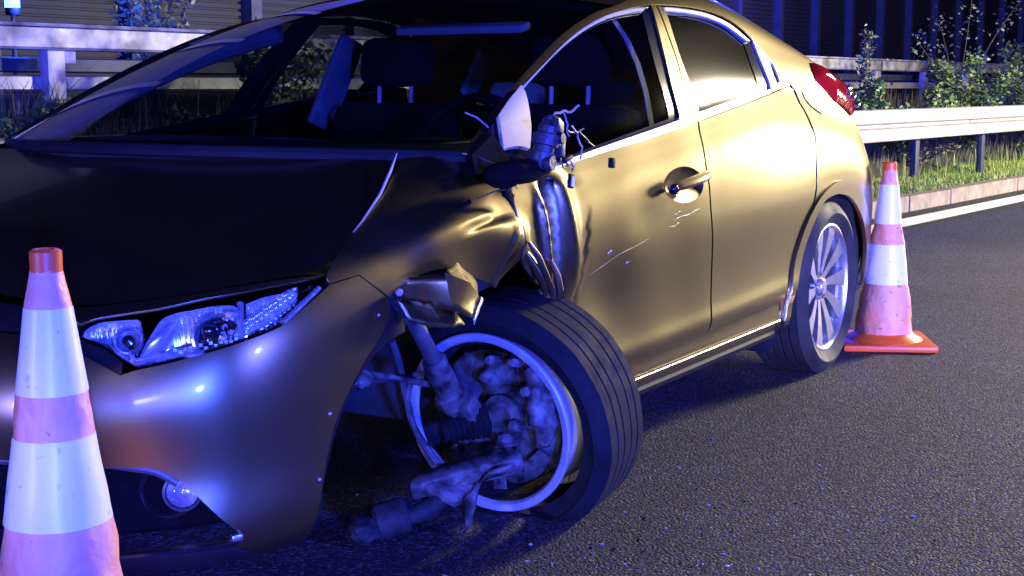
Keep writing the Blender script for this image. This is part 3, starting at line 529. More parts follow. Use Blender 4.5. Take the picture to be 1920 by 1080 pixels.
# ---------------------------------------------------------------- guard rails
def wbeam(z0, z1, dep):
    h = z1-z0; P = [(0,0),(0,.08),(.30,.14),(.75,.38),(1,.42-.04),(1,.44)]
    pr = [(.6,0),(0.12,.03),(0.0,.10),(0.0,.33),(.12,.39),(1.3,.44),(1.3,.53),(.12,.58),(0.0,.64),(0.0,.90),(.12,.97),(.6,1.0)]
    return [(dep*a, z0+h*b) for a, b in pr]
def rail_run(root, x0, x1, off, prof, m, seg=4.0, name='rail_beam'):
    x = x0
    while x < x1-1e-6:
        V = []; F = []; k = len(prof)
        for xx in (x, min(x+seg, x1)+.06):
            for o, z in prof: V.append(road(xx, off+o, z))
        for xx in (x, min(x+seg, x1)+.06):
            for o, z in prof: V.append(road(xx, off+o+.006, z))
        for j in range(k-1): F += [(j, j+k, j+k+1, j+1), (2*k+j, 2*k+j+1, 3*k+j+1, 3*k+j)]
        b = mesh(name, V, F, m, root, True, sharp=30)
        for bx in (.12, .30):
            for zz in (.22, .78):
                z = prof[0][1]+(prof[-1][1]-prof[0][1])*zz; MB().lathe([(0,.012),(.011,.010),(.014,0)], 8, road(x+bx, off-.001, z), (0,-1,0)).build('bolt', 'galvanised_dirty', b)
        x += seg
nr = thing('guard_rail', 'long white twin wave guard rail standing on the grass right behind the kerb', 'guard rail', road(0, 2.2), 0, None)
def child_fix(o): 
    for c in o.children: c.location = c.location-o.location
rail_run(nr, 1.0, 41.0, 2.20, wbeam(.54,.84,.06), 'galvanised')
for i in range(20):
    p = road(1.6+2*i, 2.33); MB().box((p.x,p.y,.40), (.10,.06,.76), rotz(RA), .005).build('rail_post', 'barrier_post', nr)
child_fix(nr)
fr = thing('guard_rail', 'dirty high guard rail with two beams on the bank beyond the bushes', 'guard rail', road(0, 5.2), 0, None)
rail_run(fr, -2, 38, 5.20, [(0.07,1.445),(.0,1.44),(-.02,1.42),(-.02,1.30),(0,1.285),(.05,1.28)], 'galvanised_dirty', 4.0)
rail_run(fr, -2, 38, 5.14, [(.20,1.452),(.02,1.452),(0,1.43)], 'galvanised_dirty', 4.0, 'rail_cap')
rail_run(fr, -2, 38, 5.34, [(0.03,1.12),(0,1.11),(0,1.03),(.03,1.02)], 'galvanised', 4.0)
rail_run(fr, -2, 38, 5.50, [(0.03,1.24),(0,1.23),(0,1.15),(.03,1.14)], 'barrier_post', 4.0)
for i in range(20):
    p = road(4.08+2*(i-3), 5.30); MB().box((p.x,p.y,.90), (.135,.10,.78), rotz(RA), .006).build('rail_post', 'galvanised_dirty', fr)
    MB().box((p.x+.12,p.y-.02,1.24), (.09,.05,.09), rotz(RA), .01).build('rail_bracket', 'galvanised_dirty', fr)
child_fix(fr)
# ---------------------------------------------------------------- noise barrier
nb = thing('noise_barrier', 'tall ribbed noise barrier with steel posts behind the far guard rail', 'wall', road(0, 8.4), 0, None)
BS = 1.55; pmb = MB()
V = []; F = []; nr_ = 56; H = 4.2; z = .35
prof = []
for i in range(nr_):
    z0 = .35+H*i/nr_; prof += [(0,z0),(0,z0+H/nr_*.62),(.026,z0+H/nr_*.72),(.026,z0+H/nr_*.97)]
k = len(prof); PL = BS-.14
for xx in (-PL/2, PL/2):
    for o, z in prof: V.append((xx, o, z))
for j in range(k-1): F.append((j, j+k, j+k+1, j+1))
bp_me = bpy.data.meshes.new('ribbed_panel'); bp_me.from_pydata(V, [], F); bp_me.materials.append(MAT['barrier_panel'])
pm = MB().box((0,-.03,2.45), (.15,.20,4.5), None, .006); po_me = bpy.data.meshes.new('steel_post'); po_me.from_pydata(pm.V, [], pm.F); po_me.materials.append(MAT['barrier_post'])
for i in range(34):
    p = road(5.9+BS*(i-5), 8.4)-nb.location; o = link('steel_post', po_me, None, nb, (p.x, p.y, 0)); o.rotation_euler = (0,0,RA)
    p = road(5.9+BS*(i-4.5), 8.4)-nb.location; o = link('ribbed_panel', bp_me, None, nb, (p.x, p.y, 0)); o.rotation_euler = (0,0,RA)
# ---------------------------------------------------------------- bushes and saplings
def leaves(mb, c, n, spread, size, rr, droop=.3):
    for _ in range(n):
        while True:
            q = Vector((rr.uniform(-1,1), rr.uniform(-1,1), rr.uniform(-1,1)))
            if q.length < 1: break
        p = Vector(c)+Vector((q.x*spread[0], q.y*spread[1], q.z*spread[2])); s_ = size*rr.uniform(.6,1.4)
        d = Vector((rr.uniform(-1,1), rr.uniform(-1,1), rr.uniform(-droop,.9))).normalized(); e = d.orthogonal().normalized(); e = (e+d.cross(e)*rr.uniform(-1,1)).normalized()
        mb.add([p, p+d*s_*.5+e*s_*.26, p+d*s_, p+d*s_*.5-e*s_*.26], [(0,1,2,3)])
def bush(x, off, h, wd, n, m, label, group, seed, size=.045, stems=5, name='bush', cat='bush', arch=0.0):
    rr = random.Random(seed); p = road(x, off); z0 = bank(off, x); b = thing(name, label, cat, (p.x,p.y,z0), 0, group); sm = MB(); lm = MB()
    for s_ in range(stems):
        a = rr.uniform(0, 6.28); tip = Vector((math.cos(a)*wd*rr.uniform(.3,1), math.sin(a)*wd*rr.uniform(.3,1), h*rr.uniform(.55,1.0)))
        P = [Vector((rr.uniform(-.03,.03),rr.uniform(-.03,.03),-.05))]
        for f in (.3,.6,.85,1): P.append(Vector((tip.x*f**1.3, tip.y*f**1.3, tip.z*f**.9-arch*f*f*.2))+Vector((rr.uniform(-1,1),rr.uniform(-1,1),0))*.02)
        sm.tube(P, [.011,.009,.007,.005,.003], 5)
        per = n//stems
        for q_ in range(per):
            f = rr.uniform(.25,1.02); i = min(3, int(f*4)); c = P[i].lerp(P[i+1], f*4-i if f < 1 else 1)
            leaves(lm, c, 1, (wd*.28*(1.1-f*.5),)*2+(h*.10,), size, rr)
    sm.build('stem', 'bark', b); o = mesh('foliage', lm.V, lm.F, m, b, False)
    return b
G1 = 'bushes between the two guard rails'
for i, (x, off, h, wd, n, m, lb) in enumerate([
    (8.6,3.3,.62,.45,1800,'leaf_green','green leafy bush right behind the tail of the car'),
    (10.2,3.4,.75,.50,2000,'leaf_green','bushy green shrub between the guard rails left of the thin sapling'),
    (9.3,3.0,.42,.45,700,'leaf_dry','low dry brownish shrub nearest to the red rear lamp'),
    (12.2,3.3,.80,.65,2600,'leaf_green','broad dark green shrub in the middle of the planted strip'),
    (14.2,3.2,.75,.65,2400,'leaf_green','green shrub leaning over the near guard rail'),
    (16.5,3.5,1.25,.9,3200,'leaf_green','tall dense dark bush at the right hand side'),
    (19.0,3.4,1.35,1.0,3000,'leaf_green','tall bush partly cut off by the right picture edge'),
    (11.2,2.9,.38,.4,600,'leaf_dry','short withered shrub close behind the near rail'),
    (13.2,2.9,.42,.45,600,'leaf_dry','straw coloured weeds shrub behind the rail bolts'),
    (9.7,3.1,.60,.5,2200,'leaf_green','low round green shrub left of the thin sapling by the near rail'),
    (11.4,3.2,.66,.55,2400,'leaf_green','full green shrub rising above the joint bolts of the near rail'),
    (13.0,3.1,.58,.55,2200,'leaf_green','low green shrub spreading below the sapling crown'),
    (15.3,3.1,.70,.6,2400,'leaf_green','mid height green shrub at the foot of the arching branch'),
    (17.3,2.9,.60,.5,900,'leaf_green','low green shrub under the tall dark bush')]):
    bush(x, off, h, wd, n, m, lb, G1, 40+i, size=.06 if m == 'leaf_green' else .045)
bush(13.6, 3.7, 1.32, .22, 260, 'leaf_silver', 'slim silvery leaved sapling rising above the far guard rail', None, 77, .07, 3, 'sapling', 'sapling')
bush(16.9, 3.7, 2.15, .85, 420, 'leaf_silver', 'long bare arching branch shrub reaching up at the right', None, 78, .05, 4, 'arching_shrub', 'shrub', 1.0)
G2 = 'bushes on the bank behind the windscreen'
for i, (x, off, h, wd, n, m, lb) in enumerate([
    (6.1,6.6,1.75,.75,1700,'leaf_silver','tall loose bush in front of the ribbed wall at the left top'),
    (5.2,4.4,.75,.5,900,'leaf_green','dark green bush seen through the windscreen'),
    (7.2,4.6,1.1,.6,1100,'leaf_green','bush seen through the windscreen beside the far pillar'),
    (3.0,4.3,.35,.5,800,'leaf_green','low weeds bush under the high rail at the left edge'),
    (4.3,4.0,.32,.5,800,'leaf_dry','low dry bush beside the left rail post'),
    (8.4,5.8,1.6,.7,1200,'leaf_silver','pale loose bush behind the roof of the car')]):
    bush(x, off, h, wd, n, m, lb, G2, 60+i, size=.06)
# blue beacon on its own pole beyond the rail
bc = thing('warning_beacon', 'glowing blue beacon lamp on a pole beyond the left guard rail', 'beacon', (4.95,6.32,.6))
MB().tube([(0,0,0),(0,0,1.00)], .018, 10).build('pole', 'barrier_post', bc)
MB().lathe([(0,.985),(.05,.985),(.055,1.0),(.055,1.04),(.0,1.04)], 20).build('beacon_base', 'black_plastic', bc)
MB().lathe([(.055,1.04),(.055,1.10),(.04,1.13),(0,1.14)], 20).build('beacon_dome', 'beacon_blue', bc)

# ---------------------------------------------------------------- traffic cones
def cone(loc, R, Z, label, rz, base, seed):
    """R/Z: radius and height of the band limits from the foot to the top"""
    c = thing('traffic_cone', label, 'traffic cone', loc, rz, 'traffic cones round the car')
    rr = random.Random(seed)
    def seg(name, i, m, grow=.0, wob=0.0):
        n = 40; V = []; F = []; K = 9
        for j in range(K):
            f = j/(K-1); r = R[i]+(R[i+1]-R[i])*f+grow; z = Z[i]+(Z[i+1]-Z[i])*f
            for k_ in range(n):
                a = 2*math.pi*k_/n; q_ = r*(1+wob*noise.noise(Vector((math.cos(a)*1.6, math.sin(a)*1.6, z*16+seed)))+wob*.5*noise.noise(Vector((math.cos(a)*4, math.sin(a)*4, z*40))))
                V.append((q_*math.cos(a), q_*math.sin(a), z))
        for j in range(K-1):
            for k_ in range(n): F.append((j*n+k_, j*n+(k_+1)%n, (j+1)*n+(k_+1)%n, (j+1)*n+k_))
        i0 = len(V)
        for j in (0, K-1):
            for k_ in range(n): v = V[j*n+k_]; V.append((v[0]*.93, v[1]*.93, v[2]))
        for k_ in range(n): F.append((k_, i0+k_, i0+(k_+1)%n, (k_+1)%n)); F.append(((K-1)*n+k_, (K-1)*n+(k_+1)%n, i0+n+(k_+1)%n, i0+n+k_))
        return mesh(name, V, F, m, c, sharp=40)
    seg('sleeve', 0, 'sleeve', 0, .085); seg('white_band', 1, 'white_band', .0022, .018); seg('sleeve', 2, 'sleeve', 0, .085); seg('white_band', 3, 'white_band', .0022, .018); seg('sleeve', 4, 'sleeve', 0, .085)
    t = Z[5]; MB().lathe([(R[5]+.001,t-.005),(R[5]+.001,t+.026),(R[5]-.004,t+.030),(R[5]-.010,t+.030),(R[5]-.012,t-.02)], 30).build('cap', 'cone_orange', c)
    b = base; mb = MB().box((0,0,.014), (2*b,2*b,.028), None, .010)
    mb.lathe([(R[0]+.045,.022),(R[0]+.030,.034),(R[0]+.006,.046),(R[0]-.004,Z[0]+.012)], 40)
    mb.build('base', 'cone_orange', c); return c
cone((3.234,-.902,0), [.117,.087,.068,.053,.037,.027], [.045,.256,.415,.498,.655,.715], 'traffic cone with an orange foot standing behind the rear wheel', .45, .185, 3)
cone((-.905,-.775,0), [.126,.081,.0605,.053,.0345,.0235], [.04,.365,.502,.571,.704,.764], 'traffic cone with crumpled sleeve standing in front of the bumper', .3, .19, 8)
# ---------------------------------------------------------------- crumbs of glass and plastic
rr = random.Random(9); mb = MB(); md = MB()
for _ in range(150):
    a = rr.gauss(0, .55); b = rr.gauss(0, .35); p = (.25+a, -1.05+b*1.0-.2, 0)
    s_ = rr.uniform(.0015,.0045); (mb if rr.random() < .6 else md).box((p[0],p[1],s_*.4), (s_*2,s_,s_*.8), rotz(rr.random()*3) @ rot('X', rr.uniform(-25,25)))
tag(mb.build('glass_crumbs', 'glass_crumb', None, False), 'tiny glass crumbs scattered on the asphalt near the wheel', 'debris', kind='stuff')
tag(md.build('plastic_crumbs', 'black_plastic', None, False), 'tiny dark plastic splinters scattered on the asphalt', 'debris', kind='stuff')
# ---------------------------------------------------------------- the crashed car
car = thing('hatchback_car', 'bronze hatchback with torn off front wheel and buckled wing standing on the asphalt', 'car')
# --- outer skin
panel('front_fender', 'fender', 'paint', car, grid=.016, step=.010, flange=.010)['label'] = 'buckled front wing torn open above the wheel'
panel('front_fender', 'fender', 'paint', car, mirror=True)
both('front_bumper', 'bumper', 'paint', car, grid=.018, flange=.016)
both('front_grille', 'grille_panel', 'gloss_black', car, off=-.012)
both('hood_lip', 'hood_lip', 'paint', car, flange=.01)
panel('front_door', 'front_door', 'paint', car, holes=('handle_recess',), grid=.014, step=.010, flange=.012)['label'] = 'front door crumpled at its leading edge'
panel('front_door', 'front_door', 'paint', car, holes=('handle_recess',), mirror=True)
both('rear_door', 'rear_door', 'paint', car, grid=.018, flange=0)
both('body_side', 'side_frame', 'paint', car, grid=.02, flange=.004)
both('window_surround', 'window_surround', 'gloss_black', car, off=-.007, flange=0, holes=('front_glass','rear_glass'))
both('front_side_window', 'front_glass', 'side_glass', car, off=-.010, flange=0)
both('rear_side_window', 'rear_glass', 'rear_glass', car, off=-.010, flange=0)
both('window_trim', 'front_chrome', 'bright_trim', car, off=.002, flange=.008, step=.012)
both('window_trim', 'rear_chrome', 'bright_trim', car, off=.002, flange=.008, step=.012)
both('belt_trim', 'belt_chrome', 'bright_trim', car, off=.003, flange=.010, step=.012)
both('door_pillar', 'pillar_front', 'paint', car, off=.000, flange=.008)
both('door_pillar', 'pillar_rear', 'paint', car, off=.000, flange=.008)
q = panel('quarter_trim', 'quarter_trim', 'plate', car, off=.001, flange=.008, holes=('quarter_slot',)); panel('quarter_trim', 'quarter_trim', 'bright_trim', car, off=.000, flange=.008, mirror=True)
panel('quarter_slot', 'quarter_slot', 'void_black', q, off=-.006, flange=0)
both('arch_trim', 'arch_ring', 'paint', car, off=.010, flange=.016, step=.015)
panel('arch_trim', 'bumper_arch_lip', 'gloss_black', car, off=-.008, flange=.014, step=.012)
# sill
for mir in (False, True):
    panel('sill', (2, [(2.30,3.25,1),(3.5,3.25,0),(5.80,3.25,1),(5.80,2.2,0),(5.76,1.0,1),(4,.9,0),(2.30,.9,1)]), 'paint', car, mirror=mir, off=-.003, flange=.012, dented=False)
    ss = np.linspace(2.42, 5.74, 26); L = pos(2, ss, np.full(26, 2.02), .004, False)
    if mir: L = L*(1,-1,1)
    MB().tube(L, .0026, 6).build('sill_trim', 'sill_chrome', car)
    L = pos(2, ss, np.full(26, 1.0), -.012, False)
    if mir: L = L*(1,-1,1)
    MB().tube(L, .022, 8).build('sill_edge', 'black_plastic', car)
# hood
gap = [(0,9.22),(1.2,9.2),(2.4,9.0),(3.13,8.52),(4.44,8.98),(5.85,9.17),(6.9,8.95),(7.55,8.42),(8.05,9.0),(8.34,9.42),(8.75,9.85),(9.02,10.14),(9.35,10.64),(9.62,11.0)]
gap[3] = (3.3,8.75)
B = np.array([pos(1, np.array([s]), np.array([t]), -.002, False)[0] for s, t in gap])
nB = len(B); xc = np.interp(np.arange(nB), [0,3,6,9,nB-1], [B[0][0],-.66,-.42,-.15,.03]); zc = np.interp(xc, [B[0][0],-.55,-.3,.03], [B[0][2],.745,.81,.885])
zc[0] = B[0][2]
net = np.zeros((nB, 11, 3))
for i in range(nB):
    C0 = np.array([xc[i], 0, zc[i]])
    for j in range(11):
        f = (j-5)/5.0; q_ = 1-abs(f)
        b = B[i]*(1, 1 if f < 0 else -1, 1); p = b*(1-q_)+C0*q_; p[2] = b[2]+(C0[2]-b[2])*math.sin(q_*math.pi/2)
        net[i, j] = p
sheet('hood', net, 'paint', car, 5)
# windscreen, roof, tailgate
ed = np.array([(1.141,13.43),(1.577,13.94),(1.942,14.05),(2.306,14.05),(2.66,14.05),(3.05,14.1),(3.45,14.18),(3.8,14.25)])
E_ = pos(2, ed[:,0], ed[:,1], -.006, False)
def cross(E_, bow, crown, cols=(-1,-.85,-.5,0,.5,.85,1)):
    net = np.zeros((len(E_), len(cols), 3))
    for i, e in enumerate(E_):
        for j, f in enumerate(cols):
            k = 1-f*f; net[i, j] = (e[0]-bow[i]*k, -abs(e[1])*(-f) if False else abs(e[1])*f, e[2]+crown[i]*k)
    return net
n = len(E_)
sheet('windscreen', cross(E_, np.linspace(.30,.13,n), np.linspace(.015,.06,n)), 'screen_glass', car, 6)
MB().tube([(e[0]-.30*(1-f*f)+.015, abs(E_[0][1])*f, E_[0][2]-.008+.012*(1-f*f)) for e in E_[:1] for f in np.linspace(-1,1,21)], .016, 8).build('cowl', 'black_plastic', car)
rs = np.array([(3.8,14.25),(4.2,14.45),(5,14.6),(6,14.7),(7,14.7),(8,14.6),(8.8,14.55),(9.3,14.5)]); R_ = pos(2, rs[:,0], rs[:,1], -.002, False)
roofnet = cross(R_, np.linspace(.13,-.06,len(R_)), np.linspace(.06,.035,len(R_))); sheet('roof', roofnet, 'paint', car, 5)
mesh_in = roofnet.copy(); mesh_in[..., 2] -= .03; sheet('headliner', mesh_in, 'seat_cloth', car, 3)
ts = np.array([(9.3,14.5),(9.6,13),(9.7,11.4),(10.0,9.4),(10.2,6),(10.2,3),(10.2,.6)]); T_ = pos(2, ts[:,0], ts[:,1], -.004, False)
sheet('tailgate', cross(T_, np.array([-.06,-.12,-.2,-.22,-.22,-.2,-.2]), np.array([.035,.03,.02,0,0,0,0])), 'paint', car, 4)
# rear lamp, fuel flap
tl = panel('tail_light', 'tail_light', 'red_lens', car, off=.004, flange=.02, bulge=.038, grid=.012, step=.012); tl['label'] = 'red rear lamp at the tail corner'
panel('tail_light', 'tail_light', 'red_lens', car, off=.004, flange=.02, bulge=.038, mirror=True)
mb = MB(); 
for (s, t, d) in ((8.35,11.2,.045),(8.55,10.8,.045),(8.8,10.5,.044),(8.3,10.9,.042),(8.65,11.3,.045)):
    mb.box(pos(2, np.array([s]), np.array([t]), d-.006, False)[0], (.05,.012,.012), rot('Y', -25), .003)
mb.build('lamp_reflector', 'clear_reflector', tl)
fl = np.array([p[:2] for p in POLY['fuel_line'][1]]); q_ = [fl[0]*(1-f)+fl[1]*f for f in np.linspace(0,1,3)]
fc = np.array([(6.706,11.3),(6.60,10.95),(6.534,10.716),(6.545,10.48),(6.583,10.265),(6.67,10.05),(6.772,9.93),(6.93,9.80)])
fp = [tuple(p)+(0,) for p in fc]+[(7.25,9.9,0),(7.45,10.3,0),(7.42,10.8,0),(7.2,11.2,0)]
MB().tube(pos(2, fc[:,0], fc[:,1], .0005, False), .0026, 6).build('fuel_flap_gap', 'void_black', car)
# door handles
for mir in (1, -1):
    a, b = pt('handle_a', .016), pt('handle_b', .020); c0 = pt('handle_c', -.0)
    rp = panel('handle_recess', 'handle_recess', 'paint', car, off=-.001, flange=0, mirror=mir < 0, dented=False, grid=.008, step=.01, bulge=-.040)
    A, Bq = Vector((a.x,a.y*mir,a.z)), Vector((b.x,b.y*mir,b.z)); d = Bq-A
    pts = [A+d*f+Vector((0,-mir*.010*math.sin(f*math.pi),0)) for f in np.linspace(-.06,1.0,11)]
    h = MB().tube(pts, [.010]+[.0155]*9+[.012], 10).build('door_handle', 'paint', car)
    MB().blob(A+Vector((-.004,-mir*.004,-.004)), (.017,.014,.016), amp=0).build('handle_cap', 'gloss_black', h)
# mirror stump
mb = MB()
mb.add(*(lambda P: (P, [(0,1,2,3),(7,6,5,4),(0,4,5,1),(1,5,6,2),(2,6,7,3),(3,7,4,0)]))([(.255,-.775,.850),(.40,-.79,.868),(.365,-.77,.935),(.31,-.755,.885),(.255,-.825,.848),(.40,-.845,.858),(.365,-.80,.935),(.285,-.795,.89)]))
mbase = mb.build('mirror_base', 'void_black', car); mbase['label'] = 'broken off mirror foot of black plastic'
MB().blob((.315,-.90,.855), (.085,.045,.028), amp=.12, seed=2, cubic=.3).blob((.36,-.895,.862), (.09,.035,.022), amp=.1, seed=5, cubic=.35).blob((.275,-.885,.848),(.06,.04,.03),amp=.1).build('mirror_arm', 'void_black', mbase)
panel('mirror_bracket', 'mirror_bracket', 'plate', car, off=.012, flange=.012, dented=False)
R1 = rot('Y', 20) @ rot('X', -8)
mech = MB()
mech.lathe([(.0,-.05),(.026,-.05),(.030,-.044),(.030,-.012),(.024,-.010),(.024,.004),(.031,.006),(.031,.030),(.022,.034),(.022,.05),(0,.05)], 20, (.375,-.93,.905), (.25,-.1,.95))
mech.box((.415,-.925,.935), (.05,.035,.055), R1, .006).box((.402,-.95,.952), (.03,.02,.03), R1, .004).box((.44,-.93,.905), (.022,.03,.05), R1, .004)
mech.blob((.43,-.92,.96), (.028,.02,.018), amp=.3, seed=4).lathe([(0,-.01),(.012,-.01),(.012,.012),(0,.012)], 12, (.40,-.955,.925), (0,-1,.1)).lathe([(0,-.01),(.016,-.01),(.016,.01),(0,.01)], 14, (.355,-.955,.872), (0,-1,.1))
mech.build('mirror_motor', 'motor_plastic', mbase)['label'] = 'bare motor of the smashed door mirror'
W = [[(.43,-.92,.965),(.455,-.915,.985),(.50,-.91,.983),(.545,-.905,.984),(.585,-.905,1.0)],[(.51,-.905,.984),(.525,-.905,.965),(.53,-.905,.945),(.545,-.90,.925)],
     [(.45,-.925,.91),(.457,-.93,.885),(.452,-.93,.868),(.47,-.93,.855)],[(.47,-.92,.905),(.475,-.93,.88),(.485,-.93,.86)],[(.56,-.9,.95),(.585,-.9,.93),(.60,-.905,.90),(.595,-.905,.872)],
     [(.60,-.9,.935),(.64,-.9,.915),(.67,-.90,.90)],[(.53,-.905,.94),(.57,-.9,.932),(.62,-.9,.94)],[(.50,-.93,.87),(.515,-.93,.86),(.520,-.925,.842)]]
for i, l in enumerate(W):
    P = [Vector(l[0])]
    for a, b in zip(l[:-1], l[1:]):
        for f in (.34,.67,1): P.append(Vector(a).lerp(Vector(b), f)+Vector((random.uniform(-1,1),random.uniform(-1,1),random.uniform(-1,1)))*.003)
    MB().tube(P, .0022 if i else .003, 5).build('wire', 'cable' if i in (0,1,4,7) else 'cable_dark', mbase)
mb = MB().box((.527,-.917,.822), (.022,.008,.034), rot('Y', 10), .002); tg = mb.build('hanging_plug', 'black_plastic', mbase); MB().box((.527,-.9225,.821), (.013,.002,.023), rot('Y', 10)).build('plug_face', 'bright_plastic', tg)
MB().box((.788,-.892,.852), (.018,.014,.026), rot('Y', 6), .003).build('glass_clip', 'black_plastic', car)
MB().box(pos(2, np.array([2.30]), np.array([10.66]), .008, False)[0], (.045,.012,.012), rot('Y', -14), .004).build('trim_clip', 'black_plastic', car)
# holes and clips on the wing
MB().box((.322,-.868,.800), (.040,.010,.020), rot('Y', 30), .002).build('repeater_socket', 'void_black', car)
MB().box((.185,-.838,.784), (.05,.006,.010), rot('Y', -22) @ rot('Z', -4), .002).build('wing_gash', 'void_black', car)
MB().tube([(.30,-.80,.885),(.33,-.85,.862),(.345,-.868,.83),(.355,-.872,.812)], .0018, 5).build('wire', 'cable_dark', mbase)
MB().tube([(.33,-.872,.815),(.26,-.868,.812),(.20,-.862,.80)], .0016, 5).build('wire', 'cable_dark', mbase)

# --- front lamps
for mir in (1, -1):
    def X(v): v = Vector(v); return Vector((v.x, v.y*mir, v.z))
    k, pl = POLY['headlight']
    lens = panel('headlight', 'headlight', 'lamp_glass', car, off=.001, flange=0, mirror=mir < 0, dented=False, grid=.014, step=.012)
    lens['label'] = 'clear headlight with smashed looking bright reflectors' if False else 'clear glass headlight'
    bk = panel('lamp_housing', 'headlight', 'alloy_dark', lens, off=-.085, flange=-.080, mirror=mir < 0, dented=False, grid=.02, step=.012)
    nrm = Vector((-.72,-.62*mir,.25)).normalized()
    # main reflector bowl
    c = X(pt('reflector', -.055)); up = Vector((0,0,1))
    tdir = (X(pt('divider_bot',0))-X(pt('rod_a',0))).normalized()
    for nm, ky, of, bu in (('main_reflector','main_bowl',-.012,-.060),('inner_reflector','inner_bowl',-.010,-.045),('indicator_reflector','indicator_bowl',-.014,-.030)):
        panel(nm, ky, 'lamp_chrome', lens, off=of, flange=.02, bulge=bu, mirror=mir < 0, dented=False, grid=.007, step=.008)
    MB().lathe([(.034,-.020),(.047,-.006),(.050,.004),(.046,.006),(.040,-.004)], 32, c+nrm*.020+tdir*.020, nrm).build('projector_ring', 'lamp_chrome', lens)
    MB().lathe([(0,.012),(.018,.010),(.030,.004),(.038,-.010),(.039,-.02)], 28, c+nrm*.018+tdir*.020, nrm).build('projector_lens', 'gloss_black', lens)
    mb = MB()
    for f in np.linspace(-.060,.050,13):
        mb.box(c+tdir*f+nrm*.040+Vector((0,0,-.012+.004*math.sin(f*300))), (.0065,.0075,.006), rotz(-.7*mir))
    mb.build('bezel_edge', 'lamp_chrome', lens)
    MB().box(c+nrm*.012+up*-.020+tdir*.0, (.03,.075,.020), rotz(-.72*mir) @ rot('X', 6), .006).build('bezel', 'gloss_black', lens)
    MB().box(c+nrm*.012+up*.022+tdir*.0, (.03,.075,.020), rotz(-.72*mir) @ rot('X', 6), .006).build('bezel', 'gloss_black', lens)
    # curved blade between the bowls
    a, b = X(pt('blade_top', -.018)), X(pt('blade_bot', -.016)); V = []; F = []
    for i in range(11):
        f = i/10; p = a.lerp(b, f)+Vector((-.010*math.sin(f*math.pi),0,0))+nrm*(.006*math.sin(f*math.pi))
        for j in range(4): V.append(p+tdir*(-.004+.014*j*(.55+.45*f))-nrm*(.010*j*j/3))
    for i in range(10):
        for j in range(3): F.append((i*4+j, i*4+j+1, (i+1)*4+j+1, (i+1)*4+j))
    mesh('lamp_blade', V, F, 'lamp_chrome', lens)
    # small inner lamp
    c2 = X(pt('inner_lamp', -.030))
    MB().lathe([(.008,-.006),(.018,-.002),(.024,.008),(.026,.013),(.022,.014)], 26, c2, nrm).build('inner_ring', 'lamp_chrome', lens)
    MB().lathe([(0,.016),(.010,.014),(.013,.004),(.013,-.01)], 18, c2, nrm).build('bulb', 'gloss_black', lens)
    mb = MB()
    for i in range(6): p = c2+tdir*(.002+.006*i)+Vector((0,0,-.040-.0015*i)); mb.box(p, (.003,.004,.034), rotz(-.7*mir))
    mb.build('reflector_fins', 'lamp_chrome', lens)
    # divider and beaded indicator
    a, b = X(pt('divider_top', -.02)), X(pt('divider_bot', -.02)); MB().tube([a, a.lerp(b,.5)+nrm*.004, b], .007, 8).build('divider', 'lamp_chrome', lens)
    cc = X(pt('cluster', -.034)); mb = MB(); mb2 = MB(); t2 = (X(pt('strip_b',0))-X(pt('strip_a',0))).normalized()
    t3 = (X(pt('strip_b',0))-X(pt('divider_bot',0))).normalized()
    for i in range(11):
        for j in range(5):
            w_ = (i-4.5)*.0125; h_ = (j-2)*.0105+(i-5)*.0006-.004
            if abs(h_) > .030 or (i < 3 and j < 2) or (i > 7 and j < 1): continue
            p = cc+t3*w_+up*h_+nrm*(.004*math.cos(i*1.9+j)-.004*(i-5)*.2)
            (mb if (i*7+j*3) % 3 else mb2).blob(p, (.0078,)*3, amp=.0, sub=2)
    mb.build('indicator_beads', 'lamp_chrome', lens); mb2.build('indicator_beads', 'lamp_chrome', lens)
    a, b = X(pt('strip_a', -.004)), X(pt('strip_b', -.004)); MB().tube([a, a.lerp(b,.5), b], .0055, 8).build('edge_strip', 'lamp_chrome', lens)
    a, b = X(pt('rod_a', -.012)), X(pt('rod_b', -.012)); MB().tube([a, b], .0035, 8).build('light_rod', 'lamp_chrome', lens)
    MB().blob(X(pt('spot', -.020)), (.022,.022,.009), amp=.1).build('lower_reflector', 'lamp_chrome', lens)
    mb = MB()
    rr = random.Random(3)
    for i in range(30):
        f = rr.random(); p = X(pt('reflector', -.03)).lerp(X(pt('divider_bot', -.03)), .35+.6*f)+up*rr.uniform(-.02,.05)+nrm*rr.uniform(-.01,.015)
        mb.box(p, (rr.uniform(.003,.012),rr.uniform(.003,.012),rr.uniform(.003,.010)), rotz(rr.random()*3) @ rot('X', rr.random()*90))
    mb.build('reflector_facets', 'lamp_chrome', lens)
    # fog lamp in its pod
    fc_ = X(pos(1, np.array([5.073]), np.array([2.732]), -.050, False)[0]); fn = Vector((-.80,-.58*mir,.06)).normalized()
    fo = MB().lathe([(.030,-.05),(.037,-.012),(.036,.004),(.031,.007),(.031,-.003),(.020,-.03),(0,-.035)], 30, fc_, fn).build('fog_lamp', 'alloy_dark', car); fo['label'] = 'round fog lamp in the lower bumper opening'
    MB().lathe([(0,.016),(.012,.014),(.024,.008),(.031,.000)], 30, fc_, fn).build('fog_glass', 'lamp_glass', fo)
    MB().lathe([(0,-.02),(.010,-.018),(.022,-.008),(.029,.0)], 30, fc_, fn).build('fog_reflector', 'lamp_chrome', fo)
    MB().lathe([(.050,-.03),(.056,-.002),(.053,.002),(.041,-.006),(.038,-.05)], 32, fc_+fn*(-.004)+X((-.004,.030,0)), fn).build('fog_surround', 'black_plastic', car)
